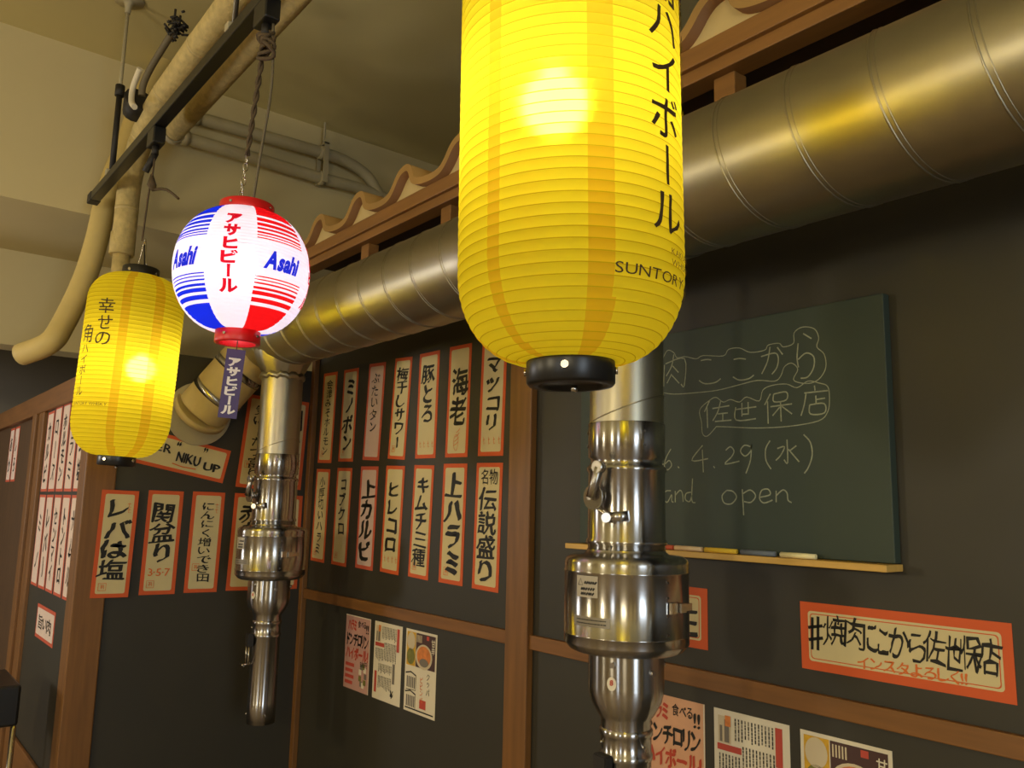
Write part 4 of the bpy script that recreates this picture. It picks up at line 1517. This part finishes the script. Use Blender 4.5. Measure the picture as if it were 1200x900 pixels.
def poster(kind, x, z, label, fold=False):
    t = thing('menu_poster', label, 'poster', (x, -0.001, z), (rad(90), 0, 0), 'small menu posters below the rail')
    w2, h2 = PW / 2, PH / 2
    b = MB()
    bg = (P_SAL if fold else P_ROSE) if kind == 0 else WHITEP
    if fold:
        pts_ = [(-w2, -h2), (w2, -h2), (w2, h2), (-w2 + .028, h2), (-w2, h2 - .040)]
    else:
        pts_ = [(-w2, -h2), (w2, -h2), (w2, h2), (-w2, h2)]
    b.prism(pts_, -0.0008, 0.0, bg, lambda p, q, t_: Vector((p, q, t_)))
    if kind == 0:
        pass
    b.build('paper_sheet', t)
    if fold:
        b = MB()
        vv = [b.bm.verts.new(p) for p in ((-w2, h2 - .040, 0.0004), (-w2 + .028, h2, 0.0004), (-w2 + .040, h2 - .030, .010), (-w2 + .022, h2 - .036, .012))]
        b.bm.faces.new(vv).material_index = b.mi(WHITEP)
        bmesh.ops.solidify(b.bm, geom=b.bm.faces[:], thickness=0.0006)
        b.build('folded_corner', t)
    pr = MB()
    tx = MB()
    z1, z2, z3 = .0004, .0008, .0012
    if kind == 0:
        m = .003
        pr.quad(-w2, h2 - m, w2, h2, z1, WHITEP) if not fold else None
        pr.quad(w2 - m, -h2, w2, h2, z1, WHITEP)
        row(tx, 'ハラミ', -w2 + .018, -w2 + .075, h2 - .032, .040, INKR, z2, wt=.05)
        row(tx, '食べる', .0, .055, h2 - .024, .026, INK, z2, wt=.02)
        row(tx, '!!', .055, .075, h2 - .035, .04, INK, z2, wt=.02)
        row(tx, 'ドンチロリン', -w2 + .012, w2 - .010, h2 - .078, .048, INK, z2, wt=.04, brush=.4)
        row(tx, 'ハイボール!', -w2 + .010, w2 - .008, h2 - .122, .044, INKR, z2, wt=.045, brush=.3)
        row(tx, '580円', .025, w2 - .012, h2 - .150, .022, INK, z2, wt=.01)
        for k_ in range(4):
            y = -h2 + .072 - k_ * .019
            pr.quad(-w2 + .010, y, -w2 + .070 - (k_ % 2) * .008, y + .011, z1, P_RED)
        # lemon drink drawing
        for k_ in range(9):
            a_ = rad(k_ * 40)
            cx_, cy_ = .045 + .018 * math.cos(a_), -h2 + .052 + .030 * math.sin(a_)
            pr.quad(cx_ - .009, cy_ - .008, cx_ + .008, cy_ + .009, z1 + .00003 * k_, (P_GREY, WHITEP, P_GRN)[k_ % 3])
    elif kind == 1:
        pr.quad(-w2 + .010, h2 - .062, -w2 + .040, h2 - .012, z1, P_BOWL)
        pr.quad(-w2 + .014, h2 - .060, -w2 + .020, h2 - .030, z2, P_GREY)
        pr.quad(-w2 + .025, h2 - .060, -w2 + .036, h2 - .018, z2, P_GREY)
        pr.quad(-w2 + .027, h2 - .030, -w2 + .040, h2 - .010, z3, P_ORG)
        pr.quad(-w2 + .008, h2 - .076, -w2 + .064, h2 - .064, z2, P_RED)
        pr.quad(w2 - .030, h2 - .080, w2 - .015, h2 - .010, z1, P_RED)
        pr.quad(-w2 + .010, -h2 + .020, -w2 + .024, -h2 + .085, z1, P_RED)
        pr.quad(w2 - .050, -h2 + .06, w2 - .036, -h2 + .12, z1, P_GREY)
        row(tx, '¥', w2 - .06, w2 - .04, -h2 + .028, .03, INK, z2, wt=.04)
        for (xa, xb, ya, yb) in ((-.035, .050, h2 - .052, h2 - .012), (-w2 + .012, -.024, h2 - .118, h2 - .082), (-.018, .050, h2 - .118, h2 - .060), (-.05, .028, -.035, -.008), (-.05, .028, -.085, -.045)):
            x_ = xa
            while x_ < xb:
                y_ = yb
                end = ya + random.uniform(0, .010)
                while y_ > end:
                    l_ = random.uniform(.003, .008)
                    tx.quad(x_, y_ - l_, x_ + .0028, y_, z2, INK if random.random() < .75 else P_GREY)
                    y_ -= l_ + .0012
                x_ += .0075
    else:
        m = .007
        pr.quad(-w2 + m, h2 - .105, -w2 + .056, h2 - m, z1, P_YEL)
        pr.quad(-w2 + .058, h2 - .105, w2 - m, h2 - m, z1, P_BRN)
        for (cx_, cy_, rx, ry, m_, zz) in ((-w2 + .031, h2 - .034, .022, .026, P_BOWL, z2), (-w2 + .031, h2 - .078, .022, .024, P_GRN, z2), (.018, h2 - .072, .045, .036, P_BOWL, z2), (.018, h2 - .070, .037, .029, P_ORG, z3), (.020, h2 - .088, .024, .012, P_GREY, z3 + .0003)):
            f = pr.bm.faces.new([pr.bm.verts.new((cx_ + rx * math.cos(a_), cy_ + ry * math.sin(a_), zz)) for a_ in [i * 2 * PI / 24 for i in range(24)]])
            f.material_index = pr.mi(m_)
        for k_ in range(5):
            pr.quad(-w2 + .062 + k_ * .006, h2 - .033, -w2 + .065 + k_ * .006, h2 - .012, z2, P_BOWL)
        pr.quad(.030, h2 - .022, .044, h2 - .010, z2, P_RED)
        column(tx, '甘辛', w2 - .018, h2 - .016, h2 - .060, .020, WHITEP, z3, wt=.03, brush=0)
        for bx, by in ((-.050, -.012), (-.050, -.066)):
            tx.ribbon([(bx - .028, by + .002), (bx, by + .008), (bx + .030, by)], .004, z2, INK)
            tx.ribbon([(bx + .030, by), (bx + .029, by - .042), (bx - .024, by - .044)], .002, z2, INK)
            for k_ in range(5):
                pr.quad(bx - .022 + k_ * .010, by - .038, bx - .015 + k_ * .010, by - .006, z1, P_GREY)
        column(tx, 'ビビンバ', .010, -.010, -.085, .018, INKO, z2, wt=.01)
        column(tx, 'クッパ', .045, .005, -.060, .020, INK, z2, wt=.0)
        pr.quad(.002, -.100, .036, -.075, z1, P_RED)
        pr.quad(-w2 + .008, -h2 + .008, w2 - .008, -h2 + .012, z1, INK)
    pr.build('poster_print', t, recalc=False)
    tx.build('lettering', t, recalc=False)
    return t


zc = 1.278 - PH / 2
poster(0, -2.534, zc, 'reddish poster with rows of bars, nearest the wall corner under the rail')
poster(1, -2.338, zc, 'pale poster of fine text between two others in the far trio under the rail')
poster(2, -2.146, zc, 'food picture poster in the far trio, left of the wooden post')
poster(0, -1.184, 1.267 - PH / 2, 'salmon poster with a folded corner and large drink lettering beside the near exhaust pipe', True)
poster(1, -0.992, 1.267 - PH / 2, 'pale poster of fine text columns between two others below the hash sign')
poster(2, -0.801, 1.266 - PH / 2, 'food picture poster cut by the bottom of the picture, right of the near trio')

# ================================================================== bits at the left edge
t = thing('wire_rack', 'dark box on a chrome wire stand at the bottom left edge', 'rack', (-3.1, -1.02, 0))
MB().box((-0.16, -0.16, 0.965), (0.14, 0.115, 1.085), BLACKM, 0.008).build('dark_box', t)
for sx in (-0.15, 0.13):
    for sy in (-0.15, 0.105):
        MB().tube([(sx, sy, 0), (sx, sy, 0.965)], 0.008, CHROME, 10).build('leg', t)
for z in (0.80, 0.45):
    b = MB()
    for k_ in range(7):
        y = -0.15 + k_ * 0.0425
        b.tube([(-0.15, y, z), (0.13, y, z)], 0.003, CHROME, 6)
    b.tube([(-0.15, -0.15, z), (-0.15, .105, z)], 0.004, CHROME, 6)
    b.tube([(0.13, -0.15, z), (0.13, .105, z)], 0.004, CHROME, 6)
    b.build('wire_shelf', t)
# far pipes beyond the left wall
tag(MB().tube(smooth_path([(-5.0, -0.35, 2.30), (-4.55, -0.45, 2.24), (-4.2, -0.50, 2.28), (-3.9, -0.42, 2.42)], 5), 0.055, PIPEP, 14).build('drain_pipe'), 'short beige pipe behind the small yellow lantern above the left wall', 'pipe')
tag(MB().tube([(-5.6, -1.15, 2.55), (-5.3, -0.9, 2.13)], 0.025, BLACKR, 10).build('brace_rod'), 'dark slanting rod above the left wall at the picture edge', 'rod')
tag(MB().box((-5.9, -2.2, 2.25), (-5.6, -1.0, 2.50), PIPEP, 0.01).build('ceiling_box'), 'grey box hanging above the left wall at the picture edge', 'box')
